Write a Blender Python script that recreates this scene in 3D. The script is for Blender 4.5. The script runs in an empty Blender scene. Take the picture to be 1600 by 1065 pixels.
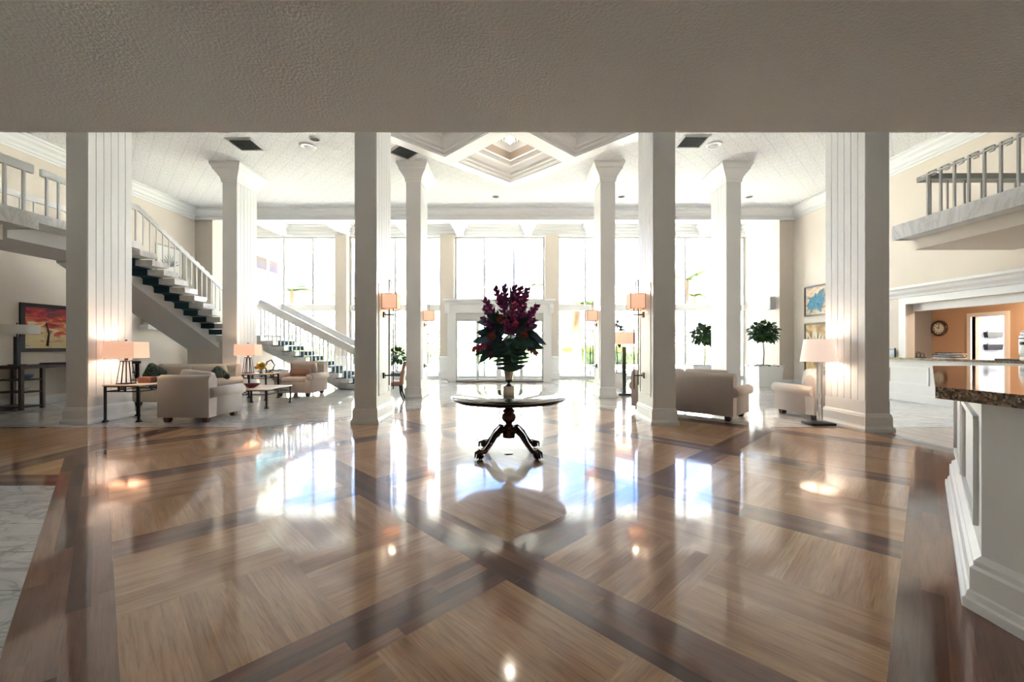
import bpy, math, random
from mathutils import Vector, Matrix
random.seed(7)
sc = bpy.context.scene
C = sc.collection
# ------------------------------------------------------------------ camera, world, sun, exposure
cam_d = bpy.data.cameras.new('camera'); cam = bpy.data.objects.new('camera', cam_d); C.objects.link(cam)
cam.location = (0, 0, 1.45); cam.rotation_euler = (math.pi / 2, 0, 0)
cam_d.sensor_width = 36.0; cam_d.lens = 36.0 * 645 / 1600
cam_d.shift_x = -2 / 1600; cam_d.shift_y = 7.5 / 1600
cam_d.clip_start = 0.05; cam_d.clip_end = 500
sc.camera = cam
vs = sc.view_settings
vs.view_transform = 'Standard'; vs.look = 'None'; vs.gamma = 1.0; vs.use_curve_mapping = False
vs.exposure = 3.0

def lin(r, g, b):
    f = lambda c: (c / 12.92 if c <= .04045 else ((c + .055) / 1.055) ** 2.4)
    return (f(r / 255), f(g / 255), f(b / 255), 1.0)

world = bpy.data.worlds.new('sky_world'); sc.world = world; world.use_nodes = True
def build_world():
    nt = world.node_tree; N = nt.nodes; L = nt.links; N.clear()
    out = N.new('ShaderNodeOutputWorld'); bg = N.new('ShaderNodeBackground'); L.new(bg.outputs[0], out.inputs[0])
    bg.inputs[1].default_value = 0.92
    tc = N.new('ShaderNodeTexCoord'); sep = N.new('ShaderNodeSeparateXYZ'); L.new(tc.outputs['Generated'], sep.inputs[0])
    ramp = N.new('ShaderNodeValToRGB'); L.new(sep.outputs[2], ramp.inputs[0])
    e = ramp.color_ramp.elements
    e[0].position = 0.0; e[0].color = lin(212, 216, 250)
    e[1].position = 0.6; e[1].color = lin(90, 144, 230)
    m = e.new(0.09); m.color = lin(182, 200, 252)
    m = e.new(0.25); m.color = lin(136, 180, 248)
    mp = N.new('ShaderNodeMapping'); mp.inputs['Scale'].default_value = (3.2, 3.2, 6.5); mp.inputs['Location'].default_value = (0.35, 0.1, 0.4)
    L.new(tc.outputs['Generated'], mp.inputs[0])
    nz = N.new('ShaderNodeTexNoise'); nz.inputs['Scale'].default_value = 2.1; nz.inputs['Detail'].default_value = 9; nz.inputs['Roughness'].default_value = .52
    L.new(mp.outputs[0], nz.inputs[0])
    cr = N.new('ShaderNodeValToRGB'); L.new(nz.outputs[0], cr.inputs[0])
    cr.color_ramp.elements[0].position = .47; cr.color_ramp.elements[0].color = (0, 0, 0, 1)
    cr.color_ramp.elements[1].position = .63; cr.color_ramp.elements[1].color = (1, 1, 1, 1)
    mx = N.new('ShaderNodeMix'); mx.data_type = 'RGBA'
    L.new(cr.outputs[0], mx.inputs[0]); L.new(ramp.outputs[0], mx.inputs[6]); mx.inputs[7].default_value = (1.02, .95, 1.08, 1)
    L.new(mx.outputs[2], bg.inputs[0])
build_world()
sun_d = bpy.data.lights.new('sun_offscreen', 'SUN'); sun_d.energy = 22.0; sun_d.angle = .01; sun_d.color = (1, .95, .88)
sun = bpy.data.objects.new('sun_offscreen', sun_d); C.objects.link(sun); sun.location = (-30, -20, 60)
sun.rotation_euler = Vector((-.5, -.42, .78)).to_track_quat('Z', 'Y').to_euler()

# ------------------------------------------------------------------ materials
MATS = {}
def mat(name, col, rough=.5, metal=0.0, coat=0.0, bump=0.0, bscale=40.0, var=0.0, vscale=6.0, emit=None, estr=0.0, trans=0.0, spec=.5, sheen=0.0):
    if name in MATS: return MATS[name]
    m = bpy.data.materials.new(name); m.use_nodes = True; MATS[name] = m
    nt = m.node_tree; N = nt.nodes; L = nt.links; b = N['Principled BSDF']
    if isinstance(col, tuple) and len(col) == 3: col = lin(*col)
    b.inputs['Base Color'].default_value = col; b.inputs['Roughness'].default_value = rough; b.inputs['Metallic'].default_value = metal
    b.inputs['Coat Weight'].default_value = coat; b.inputs['Coat Roughness'].default_value = .05
    b.inputs['Transmission Weight'].default_value = trans; b.inputs['Specular IOR Level'].default_value = spec
    b.inputs['Sheen Weight'].default_value = sheen
    if emit: b.inputs['Emission Color'].default_value = lin(*emit); b.inputs['Emission Strength'].default_value = estr
    if bump or var:
        tc = N.new('ShaderNodeTexCoord')
    if bump:
        nz = N.new('ShaderNodeTexNoise'); nz.inputs['Scale'].default_value = bscale; nz.inputs['Detail'].default_value = 3
        L.new(tc.outputs['Object'], nz.inputs[0])
        bp = N.new('ShaderNodeBump'); bp.inputs['Strength'].default_value = bump; bp.inputs['Distance'].default_value = .01
        L.new(nz.outputs[0], bp.inputs['Height']); L.new(bp.outputs[0], b.inputs['Normal'])
    if var:
        nz2 = N.new('ShaderNodeTexNoise'); nz2.inputs['Scale'].default_value = vscale; nz2.inputs['Detail'].default_value = 4
        L.new(tc.outputs['Object'], nz2.inputs[0])
        r = N.new('ShaderNodeValToRGB'); L.new(nz2.outputs[0], r.inputs[0])
        r.color_ramp.elements[0].position = .3; r.color_ramp.elements[1].position = .7
        r.color_ramp.elements[0].color = tuple(c * (1 - var) for c in col[:3]) + (1,)
        r.color_ramp.elements[1].color = tuple(min(1, c * (1 + var)) for c in col[:3]) + (1,)
        L.new(r.outputs[0], b.inputs['Base Color'])
    return m

def nodes_of(name, rough=.5, coat=0.0):
    m = bpy.data.materials.new(name); m.use_nodes = True; MATS[name] = m
    nt = m.node_tree; b = nt.nodes['Principled BSDF']; b.inputs['Roughness'].default_value = rough; b.inputs['Coat Weight'].default_value = coat
    b.inputs['Coat Roughness'].default_value = .04
    return m, nt.nodes, nt.links, b

def ramp_node(N, stops):
    r = N.new('ShaderNodeValToRGB'); e = r.color_ramp.elements
    e[0].position = stops[0][0]; e[0].color = stops[0][1]; e[1].position = stops[-1][0]; e[1].color = stops[-1][1]
    for p, c in stops[1:-1]:
        x = e.new(p); x.color = c
    return r

def mat_plank(name, stops, rough=.2):
    m, N, L, b = nodes_of(name, .3, 1.0)
    b.inputs['Specular IOR Level'].default_value = .12; b.inputs['Coat IOR'].default_value = 1.62; b.inputs['Coat Roughness'].default_value = .07
    at = N.new('ShaderNodeAttribute'); at.attribute_name = 'tone'
    uv = N.new('ShaderNodeUVMap'); uv.uv_map = 'UVMap'
    r = ramp_node(N, stops); L.new(at.outputs['Fac'], r.inputs[0])
    mp = N.new('ShaderNodeMapping'); mp.inputs['Scale'].default_value = (2.2, 42, 1); L.new(uv.outputs[0], mp.inputs[0])
    nz = N.new('ShaderNodeTexNoise'); nz.inputs['Scale'].default_value = 1.6; nz.inputs['Detail'].default_value = 7; nz.inputs['Roughness'].default_value = .62; nz.inputs['Distortion'].default_value = .7
    L.new(mp.outputs[0], nz.inputs[0])
    gr = ramp_node(N, [(.28, (.68, .63, .58, 1)), (.52, (.97, .97, .97, 1)), (.8, (1.16, 1.14, 1.1, 1))]); L.new(nz.outputs[0], gr.inputs[0])
    mp2 = N.new('ShaderNodeMapping'); mp2.inputs['Scale'].default_value = (1.3, 7, 1); L.new(uv.outputs[0], mp2.inputs[0])
    nz2 = N.new('ShaderNodeTexNoise'); nz2.inputs['Scale'].default_value = 1.4; nz2.inputs['Detail'].default_value = 3; L.new(mp2.outputs[0], nz2.inputs[0])
    g2 = ramp_node(N, [(.3, (.82, .8, .78, 1)), (.7, (1.1, 1.1, 1.1, 1))]); L.new(nz2.outputs[0], g2.inputs[0])
    mx = N.new('ShaderNodeMix'); mx.data_type = 'RGBA'; mx.blend_type = 'MULTIPLY'; mx.inputs[0].default_value = 1
    L.new(r.outputs[0], mx.inputs[6]); L.new(gr.outputs[0], mx.inputs[7])
    mx2 = N.new('ShaderNodeMix'); mx2.data_type = 'RGBA'; mx2.blend_type = 'MULTIPLY'; mx2.inputs[0].default_value = 1
    L.new(mx.outputs[2], mx2.inputs[6]); L.new(g2.outputs[0], mx2.inputs[7])
    L.new(mx2.outputs[2], b.inputs['Base Color'])
    # slight waviness of the polished varnish
    tc = N.new('ShaderNodeTexCoord'); nw = N.new('ShaderNodeTexNoise'); nw.inputs['Scale'].default_value = 1.8; nw.inputs['Detail'].default_value = 2
    L.new(tc.outputs['Object'], nw.inputs[0])
    bp = N.new('ShaderNodeBump'); bp.inputs['Strength'].default_value = .08; bp.inputs['Distance'].default_value = .02
    L.new(nw.outputs[0], bp.inputs['Height']); L.new(bp.outputs[0], b.inputs['Coat Normal'])
    return m

def mat_marble(name, base, vein, scale=1.3, rough=.12, grid=0.0, coat=.2):
    m, N, L, b = nodes_of(name, rough, coat)
    tc = N.new('ShaderNodeTexCoord')
    mp = N.new('ShaderNodeMapping'); mp.inputs['Scale'].default_value = (scale, scale * 2.2, scale); mp.inputs['Rotation'].default_value = (0, 0, .35)
    L.new(tc.outputs['Object'], mp.inputs[0])
    nz = N.new('ShaderNodeTexNoise'); nz.inputs['Scale'].default_value = 1.5; nz.inputs['Detail'].default_value = 9; nz.inputs['Roughness'].default_value = .6; nz.inputs['Distortion'].default_value = 1.2
    L.new(mp.outputs[0], nz.inputs[0])
    r = ramp_node(N, [(.36, base), (.47, tuple(.6 * a + .4 * c for a, c in zip(base, vein))), (.5, vein), (.53, tuple(.7 * a + .3 * c for a, c in zip(base, vein))), (.66, base)])
    L.new(nz.outputs[0], r.inputs[0])
    src = r.outputs[0]
    if grid:
        br = N.new('ShaderNodeTexBrick'); br.offset = .5; br.inputs['Scale'].default_value = 1.0
        br.inputs['Brick Width'].default_value = grid; br.inputs['Row Height'].default_value = grid; br.inputs['Mortar Size'].default_value = .003
        br.inputs['Color1'].default_value = (1, 1, 1, 1); br.inputs['Color2'].default_value = (.9, .9, .9, 1); br.inputs['Mortar'].default_value = (.55, .55, .53, 1)
        L.new(tc.outputs['Object'], br.inputs[0])
        mx = N.new('ShaderNodeMix'); mx.data_type = 'RGBA'; mx.blend_type = 'MULTIPLY'; mx.inputs[0].default_value = 1
        L.new(src, mx.inputs[6]); L.new(br.outputs[0], mx.inputs[7]); src = mx.outputs[2]
    L.new(src, b.inputs['Base Color'])
    return m

def mat_granite(name):
    m, N, L, b = nodes_of(name, .07, .3)
    tc = N.new('ShaderNodeTexCoord'); v = N.new('ShaderNodeTexVoronoi'); v.inputs['Scale'].default_value = 85; L.new(tc.outputs['Object'], v.inputs[0])
    sp = N.new('ShaderNodeSeparateColor'); L.new(v.outputs['Color'], sp.inputs[0])
    r = ramp_node(N, [(0, lin(50, 44, 40)), (.3, lin(104, 86, 70)), (.55, lin(152, 122, 98)), (.75, lin(190, 164, 138)), (.9, lin(72, 66, 62)), (1, lin(214, 200, 182))]); L.new(sp.outputs[0], r.inputs[0])
    L.new(r.outputs[0], b.inputs['Base Color']); return m

def mat_tileceil(name):
    m, N, L, b = nodes_of(name, .85)
    b.inputs['Base Color'].default_value = lin(243, 243, 241)
    tc = N.new('ShaderNodeTexCoord'); mp = N.new('ShaderNodeMapping'); mp.inputs['Rotation'].default_value = (0, 0, math.pi / 4); L.new(tc.outputs['Object'], mp.inputs[0])
    br = N.new('ShaderNodeTexBrick'); br.inputs['Scale'].default_value = 1; br.inputs['Brick Width'].default_value = .305; br.inputs['Row Height'].default_value = .305; br.inputs['Mortar Size'].default_value = .012; br.offset = 0
    br.inputs['Color1'].default_value = (1, 1, 1, 1); br.inputs['Color2'].default_value = (.95, .95, .95, 1); br.inputs['Mortar'].default_value = (.6, .6, .6, 1)
    L.new(mp.outputs[0], br.inputs[0])
    nz = N.new('ShaderNodeTexNoise'); nz.inputs['Scale'].default_value = 26; nz.inputs['Detail'].default_value = 2; L.new(tc.outputs['Object'], nz.inputs[0])
    ad = N.new('ShaderNodeMath'); ad.operation = 'ADD'; L.new(br.outputs[0], ad.inputs[0]); L.new(nz.outputs[0], ad.inputs[1])
    bp = N.new('ShaderNodeBump'); bp.inputs['Strength'].default_value = .3; bp.inputs['Distance'].default_value = .02; L.new(ad.outputs[0], bp.inputs['Height']); L.new(bp.outputs[0], b.inputs['Normal'])
    r = ramp_node(N, [(.3, lin(216, 216, 214)), (.55, lin(246, 246, 244))]); L.new(nz.outputs[0], r.inputs[0])
    mx = N.new('ShaderNodeMix'); mx.data_type = 'RGBA'; mx.blend_type = 'MULTIPLY'; mx.inputs[0].default_value = .25
    L.new(r.outputs[0], mx.inputs[6]); L.new(br.outputs[0], mx.inputs[7]); L.new(mx.outputs[2], b.inputs['Base Color'])
    return m

def mat_blobs(name, cols, scale=3.0, grad=0.0, axis=2):
    """painted canvas: noise driven colour patches"""
    m, N, L, b = nodes_of(name, .6)
    tc = N.new('ShaderNodeTexCoord'); nz = N.new('ShaderNodeTexNoise'); nz.inputs['Scale'].default_value = scale; nz.inputs['Detail'].default_value = 6; nz.inputs['Distortion'].default_value = 1.0
    L.new(tc.outputs['Generated'], nz.inputs[0])
    sp = N.new('ShaderNodeSeparateXYZ'); L.new(tc.outputs['Generated'], sp.inputs[0])
    mu = N.new('ShaderNodeMath'); mu.operation = 'MULTIPLY_ADD'; mu.inputs[1].default_value = grad; L.new(sp.outputs[axis], mu.inputs[0]); L.new(nz.outputs[0], mu.inputs[2])
    r = ramp_node(N, cols); L.new(mu.outputs[0], r.inputs[0]); L.new(r.outputs[0], b.inputs['Base Color']); return m

WHITE = mat('white_paint', (240, 240, 238), .45)
WHITE2 = mat('white_trim', (244, 244, 242), .4)
COLP = mat('column_paint', (236, 236, 234), .5)
BEIGE = mat('beige_wall', (232, 222, 208), .75, bump=.05, bscale=120)
PILA = mat('taupe_pilaster', (216, 205, 192), .7)
SOFFIT = mat('soffit_stipple', (232, 232, 229), .85, bump=.6, bscale=42)
TILEC = mat_tileceil('ceiling_tile')
OAK = mat_plank('oak_plank', [(0, lin(166, 120, 82)), (.35, lin(192, 148, 106)), (.7, lin(204, 162, 120)), (1, lin(220, 184, 144))])
WALNUT = mat_plank('walnut_plank', [(0, lin(64, 38, 28)), (.3, lin(98, 60, 44)), (.62, lin(126, 80, 58)), (.85, lin(154, 106, 78)), (1, lin(178, 134, 100))])
MARBLE = mat_marble('floor_marble', lin(230, 227, 223), lin(192, 192, 188), .8, .07, .46)
MTILE = mat_marble('tile_marble', lin(232, 230, 226), lin(182, 184, 182), .9, .16)
SLABM = mat_marble('slab_marble', lin(232, 231, 228), lin(204, 204, 201), .9, .3)
GRANITE = mat_granite('brown_granite')
FABRIC = mat('oatmeal_fabric', (216, 203, 194), .9, bump=.35, bscale=260, sheen=.2, var=.04, vscale=60)
FABRIC2 = mat('cream_fabric', (222, 210, 194), .9, bump=.35, bscale=260, var=.04, vscale=60)
IRON = mat('black_iron', (34, 32, 31), .45, .4)
BRONZE = mat('bronze_metal', (52, 46, 42), .4, .6)
DARKWOOD = mat('dark_mahogany', (66, 30, 20), .22, coat=.5, var=.3, vscale=14)
ESPRESSO = mat('espresso_wood', (58, 40, 34), .4, var=.2, vscale=10)
CHROME = mat('chrome', (215, 213, 210), .08, 1.0)
PEWTER = mat('pewter', (200, 192, 182), .22, 1.0)
GLASS = None
def mat_glass():
    m, N, L, b = nodes_of('window_glass')
    out = [n for n in N if n.type == 'OUTPUT_MATERIAL'][0]
    t = N.new('ShaderNodeBsdfTransparent'); t.inputs[0].default_value = (.97, .985, .98, 1)
    g = N.new('ShaderNodeBsdfGlossy'); g.inputs['Roughness'].default_value = .02
    fr = N.new('ShaderNodeFresnel'); fr.inputs[0].default_value = 1.3
    mx = N.new('ShaderNodeMixShader'); L.new(fr.outputs[0], mx.inputs[0]); L.new(t.outputs[0], mx.inputs[1]); L.new(g.outputs[0], mx.inputs[2]); L.new(mx.outputs[0], out.inputs[0])
    return m
GLASS = mat_glass()
SHADE = mat('peach_shade', (240, 200, 176), .8, emit=(255, 198, 164), estr=.09)
SHADEW = mat('ivory_shade', (245, 232, 220), .8, emit=(255, 226, 208), estr=.09)
SHADE_OFF = mat('white_shade', (240, 236, 228), .8)
TEAL = mat('teal_carpet', (32, 74, 84), .95, bump=.5, bscale=300, var=.15, vscale=80)
TEALG = mat('teal_glass', (110, 176, 184), .1)
LEAFG = mat('leaf_green', (58, 92, 48), .45, var=.35, vscale=9)
HEDGE = mat('hedge_green', (84, 104, 62), .7, var=.4, vscale=12)
HEDGEY = mat('hedge_yellow', (186, 188, 108), .7, var=.3, vscale=12)
PALMG = mat('palm_green', (96, 116, 66), .6, var=.35, vscale=5)
BARK = mat('palm_bark', (132, 106, 82), .9, bump=.8, bscale=20, var=.3, vscale=18)
EXTW = mat('exterior_white', (236, 236, 232), .8)
PAVE = mat('driveway', (226, 222, 216), .8, var=.08, vscale=3)
BLACK = mat('black_satin', (20, 20, 21), .35)

# ------------------------------------------------------------------ mesh helper
class MB:
    def __init__(self): self.v = []; self.f = []; self.sm = []
    def add(self, vs, fs, smooth=False):
        n = len(self.v); self.v += [tuple(p) for p in vs]
        for f in fs: self.f.append([i + n for i in f]); self.sm.append(smooth)
        return self
    def box(self, x0, x1, y0, y1, z0, z1):
        x0, x1 = sorted((x0, x1)); y0, y1 = sorted((y0, y1)); z0, z1 = sorted((z0, z1))
        return self.add([(x0, y0, z0), (x1, y0, z0), (x1, y1, z0), (x0, y1, z0), (x0, y0, z1), (x1, y0, z1), (x1, y1, z1), (x0, y1, z1)],
                        [(0, 3, 2, 1), (4, 5, 6, 7), (0, 1, 5, 4), (1, 2, 6, 5), (2, 3, 7, 6), (3, 0, 4, 7)])
    def prism(self, poly, z0, z1):
        n = len(poly)
        area = sum(poly[i][0] * poly[(i + 1) % n][1] - poly[(i + 1) % n][0] * poly[i][1] for i in range(n))
        if area < 0: poly = poly[::-1]
        vs = [(p[0], p[1], z0) for p in poly] + [(p[0], p[1], z1) for p in poly]
        fs = [tuple(range(n - 1, -1, -1)), tuple(range(n, 2 * n))] + [(i, (i + 1) % n, n + (i + 1) % n, n + i) for i in range(n)]
        return self.add(vs, fs)
    def extrude(self, poly, axis, t0, t1, smooth=False):
        """poly in the two other axes (x: (y,z); y: (x,z))"""
        n = len(poly)
        mk = (lambda p, t: (t, p[0], p[1])) if axis == 'x' else (lambda p, t: (p[0], t, p[1]))
        vs = [mk(p, t0) for p in poly] + [mk(p, t1) for p in poly]
        self.add(vs, [tuple(range(n)), tuple(range(2 * n - 1, n - 1, -1))])
        k = len(self.v) - 2 * n
        for i in range(n):
            self.f.append([k + i, k + n + i, k + n + (i + 1) % n, k + (i + 1) % n]); self.sm.append(smooth)
        return self
    def beam(self, p, q, w, h, up=(0, 0, 1)):
        p = Vector(p); q = Vector(q); d = (q - p).normalized(); s = d.cross(Vector(up))
        if s.length < 1e-4: s = d.cross(Vector((1, 0, 0)))
        s.normalize(); u = s.cross(d)
        c = [(-w / 2, -h / 2), (w / 2, -h / 2), (w / 2, h / 2), (-w / 2, h / 2)]
        vs = [p + s * a + u * b for a, b in c] + [q + s * a + u * b for a, b in c]
        return self.add(vs, [(0, 1, 2, 3), (7, 6, 5, 4), (0, 4, 5, 1), (1, 5, 6, 2), (2, 6, 7, 3), (3, 7, 4, 0)])
    def tube(self, pts, r, seg=8, cap=True):
        pts = [Vector(p) for p in pts]; n = len(pts); rs = r if isinstance(r, (list, tuple)) else [r] * n
        vs = []; fs = []; prev = None
        for i, p in enumerate(pts):
            d = (pts[min(i + 1, n - 1)] - pts[max(i - 1, 0)]).normalized()
            a = prev if prev is not None else (Vector((1, 0, 0)) if abs(d.x) < .9 else Vector((0, 1, 0)))
            s = (a - d * a.dot(d)).normalized(); prev = s; u = d.cross(s)
            for k in range(seg):
                t = 2 * math.pi * k / seg; vs.append(p + (s * math.cos(t) + u * math.sin(t)) * rs[i])
        for i in range(n - 1):
            for k in range(seg):
                a = i * seg + k; b = i * seg + (k + 1) % seg; fs.append((a, b, b + seg, a + seg))
        self.add(vs, fs, True)
        if cap: self.add(vs[:seg], [tuple(range(seg - 1, -1, -1))]); self.add(vs[-seg:], [tuple(range(seg))])
        return self
    def lathe(self, prof, c=(0, 0, 0), seg=24, smooth=True, cap=True):
        vs = []; fs = []
        for r, z in prof:
            for k in range(seg):
                t = 2 * math.pi * k / seg; vs.append((c[0] + r * math.cos(t), c[1] + r * math.sin(t), c[2] + z))
        for i in range(len(prof) - 1):
            for k in range(seg):
                a = i * seg + k; b = i * seg + (k + 1) % seg; fs.append((a, b, b + seg, a + seg))
        self.add(vs, fs, smooth)
        if cap:
            self.add(vs[:seg], [tuple(range(seg - 1, -1, -1))]); self.add(vs[-seg:], [tuple(range(seg))])
        return self
    def ball(self, c, r, seg=12, rings=8, M=None):
        r = r if isinstance(r, (tuple, list)) else (r, r, r); vs = []; fs = []
        for i in range(rings + 1):
            ph = math.pi * i / rings
            for k in range(seg):
                t = 2 * math.pi * k / seg
                p = Vector((r[0] * math.sin(ph) * math.cos(t), r[1] * math.sin(ph) * math.sin(t), r[2] * math.cos(ph)))
                if M is not None: p = M @ p
                vs.append(p + Vector(c))
        for i in range(rings):
            for k in range(seg):
                a = i * seg + k; b = i * seg + (k + 1) % seg; fs.append((a, a + seg, b + seg, b))
        return self.add(vs, fs, True)
    def rbox(self, c, s, r, M=None, puff=0.0, steps=2):
        """rounded box, optionally puffed like a cushion"""
        h = [x / 2 for x in s]; r = min(r, *[x * .98 for x in h]); idx = {}; vs = []; fs = []
        def axis(hh):
            e = [-hh + r * (1 - math.cos(math.pi / 2 * i / steps)) for i in range(steps + 1)]
            mid = [0.0] if puff else []
            return e + mid + [-x for x in e[::-1]]
        ax = [axis(x) for x in h]
        def put(p):
            q = Vector([max(-(h[i] - r), min(h[i] - r, p[i])) for i in range(3)]); d = Vector(p) - q
            if d.length > 1e-9: d = d.normalized() * r
            o = q + d
            if puff:
                k = [1 - (p[i] / h[i]) ** 2 for i in range(3)]
                j = min(range(3), key=lambda i: s[i])
                m = 1.0
                for i in range(3):
                    if i != j: m *= max(0, k[i])
                o[j] += (puff * m) * (1 if p[j] > 0 else -1 if p[j] < 0 else 0)
            key = tuple(round(x, 6) for x in p)
            if key not in idx:
                if M is not None: o = M @ o
                idx[key] = len(vs); vs.append(o + Vector(c))
            return idx[key]
        for a in range(3):
            b1, b2 = (a + 1) % 3, (a + 2) % 3
            for sgn in (-1, 1):
                for i in range(len(ax[b1]) - 1):
                    for j in range(len(ax[b2]) - 1):
                        q = []
                        for u, w in ((i, j), (i + 1, j), (i + 1, j + 1), (i, j + 1)):
                            p = [0, 0, 0]; p[a] = sgn * h[a]; p[b1] = ax[b1][u]; p[b2] = ax[b2][w]; q.append(put(p))
                        fs.append(tuple(q) if sgn > 0 else tuple(q[::-1]))
        return self.add(vs, fs, True)
    def rectloft(self, x0, x1, y0, y1, prof, cap=True):
        vs = []; fs = []
        for d, z in prof: vs += [(x0 - d, y0 - d, z), (x1 + d, y0 - d, z), (x1 + d, y1 + d, z), (x0 - d, y1 + d, z)]
        for i in range(len(prof) - 1):
            for k in range(4):
                a = i * 4 + k; b = i * 4 + (k + 1) % 4; fs.append((a, b, b + 4, a + 4))
        if cap: fs.append((3, 2, 1, 0)); n = len(vs); fs.append((n - 4, n - 3, n - 2, n - 1))
        return self.add(vs, fs)
    def xf(self, M):
        self.v = [tuple(M @ Vector(p)) for p in self.v]; return self
    def mesh(self, name):
        me = bpy.data.meshes.new(name); me.from_pydata(self.v, [], self.f)
        me.polygons.foreach_set('use_smooth', self.sm); me.update(); return me
    def build(self, name, m, parent=None, loc=None, rot=None):
        me = self.mesh(name); me.materials.append(m)
        return link(name, me, parent, loc, rot)
def link(name, me, parent=None, loc=None, rot=None):
    o = bpy.data.objects.new(name, me); C.objects.link(o)
    if parent is not None: o.parent = parent
    if loc is not None: o.location = loc
    if rot is not None: o.rotation_euler = rot
    return o
def empty(name, loc=(0, 0, 0), rz=0.0):
    o = bpy.data.objects.new(name, None); C.objects.link(o); o.location = loc; o.rotation_euler = (0, 0, rz); o.empty_display_size = .2; return o
def tag(o, label=None, cat=None, group=None, kind=None):
    if label: o['label'] = label
    if cat: o['category'] = cat
    if group: o['group'] = group
    if kind: o['kind'] = kind
    return o
def thing(name, label, cat, loc=(0, 0, 0), rz=0.0, group=None): return tag(empty(name, loc, rz), label, cat, group)
KIDS = {}
def copy_tree(o, loc, rz, label=None):
    def rec(s, par):
        c = s.copy(); C.objects.link(c); c.parent = par
        for ch in [x for x in bpy.data.objects if x.parent == s and x is not c]: rec(ch, c)
        return c
    r = rec(o, None); r.location = loc; r.rotation_euler = (0, 0, rz)
    if label: r['label'] = label
    return r
S2 = math.sqrt(.5)
def AB(a, b): return ((a - b) * S2, (a + b) * S2)     # the floor lattice runs at 45 degrees to the room
def light(name, kind, loc, energy, parent=None, color=(1, 1, 1), size=.1, rot=(0, 0, 0), spot=None):
    d = bpy.data.lights.new(name, kind); d.energy = energy; d.color = color
    if kind == 'AREA': d.shape = 'DISK'; d.size = size
    elif kind in ('POINT', 'SPOT'): d.shadow_soft_size = size
    if spot: d.spot_size = spot; d.spot_blend = 1
    o = bpy.data.objects.new(name, d); C.objects.link(o); o.location = loc; o.rotation_euler = rot
    if parent is not None: o.parent = parent
    return o

XL, XR, YB, YG, ZC = -11.8, 10.4, -5.0, 18.6, 6.5
# ================================================================== FLOOR
def clip(poly, n, d):           # keep n.p <= d
    out = []
    for i in range(len(poly)):
        p, q = poly[i], poly[(i + 1) % len(poly)]; sp = n[0] * p[0] + n[1] * p[1] - d; sq = n[0] * q[0] + n[1] * q[1] - d
        if sp <= 0: out.append(p)
        if (sp < 0 < sq) or (sq < 0 < sp):
            t = sp / (sp - sq); out.append((p[0] + (q[0] - p[0]) * t, p[1] + (q[1] - p[1]) * t))
    return out
def area2(p): return abs(sum(p[i][0] * p[(i + 1) % len(p)][1] - p[(i + 1) % len(p)][0] * p[i][1] for i in range(len(p)))) / 2
floor = MB().box(XL - .2, XR + 3.4, YB, YG + .15, -.3, -.004).build('floor', MARBLE); tag(floor, 'polished pale marble floor with inlaid parquet lattice', kind='structure')
planks = []      # (polygon in XY, u direction, material, tone)
def strip(p0, u, v, L, W, m, tone, clips=()):
    poly = [p0, (p0[0] + u[0] * L, p0[1] + u[1] * L), (p0[0] + u[0] * L + v[0] * W, p0[1] + u[1] * L + v[1] * W), (p0[0] + v[0] * W, p0[1] + v[1] * W)]
    for n, d in clips:
        poly = clip(poly, n, d)
        if len(poly) < 3: return
    if area2(poly) < .0004: return
    planks.append((poly, u, m, tone))
ua, ub = (S2, S2), (-S2, S2)
A0, B0, PER, PAN = .06, .12, 2.07, 1.72
CA = [(ua, 8.45), (ub, 8.50)]
FARY = ((0, 1), 7.37)
def oak_tone(): return min(1, max(0, random.gauss(.52, .17)))
def wal_tone(): return random.choice([.05, .2, .3, .35, .45, .5, .55, .62, .7, .85])
for i in range(4):
    for j in range(4):
        a0, b0 = A0 + PER * i, B0 + PER * j
        for p in range(2):
            for q in range(2):
                h = PAN / 2; n = 10; w = h / n
                for k in range(n):
                    t = oak_tone()
                    if (p + q) % 2 == 0: strip(AB(a0 + p * h + k * w, b0 + q * h), ub, ua, h, w, OAK, t)
                    else: strip(AB(a0 + p * h, b0 + q * h + k * w), ua, ub, h, w, OAK, t)
def run(fix0, width, n, s0, s1, along, clips=(), lo=.9, hi=1.7, m=None, tone=None):
    """a band of n strips laid end to end; along 'a', 'b', 'x' or 'y'"""
    w = width / n
    for k in range(n):
        s = s0
        while s < s1 - 1e-6:
            L = min(random.uniform(lo, hi), s1 - s)
            if s1 - (s + L) < .25: L = s1 - s
            t = (tone or wal_tone)(); mm = m or WALNUT
            if along == 'b': strip(AB(fix0 + k * w, s), ub, ua, L, w, mm, t, clips)
            elif along == 'a': strip(AB(s, fix0 + k * w), ua, ub, L, w, mm, t, clips)
            elif along == 'y': strip((fix0 + k * w, s), (0, 1), (1, 0), L, w, mm, t, clips)
            else: strip((s, fix0 + k * w), (1, 0), (0, 1), L, w, mm, t, clips)
            s += L
BW = PER - PAN
run(-.33, .39, 4, .3, 8.07, 'b', [((-1, 0), 5.81)])                 # border beside the marble hall
run(-.27, .39, 4, .06, 8.34, 'a', [((1, 0), 5.9)])                   # border along the reception desk
run(-.62, .35, 4, 1.9, 3.4, 'a', [((-1, 0), 6)], m=WALNUT)
for i in range(4):                                                   # lattice bands
    run(A0 + PER * i + PAN, BW, 4, B0, B0 + PER * 4, 'b')
for j in range(4):
    for i in range(4):
        run(B0 + PER * j + PAN, BW, 4, A0 + PER * i, A0 + PER * i + PAN, 'a', lo=.7, hi=1.72)
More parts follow.
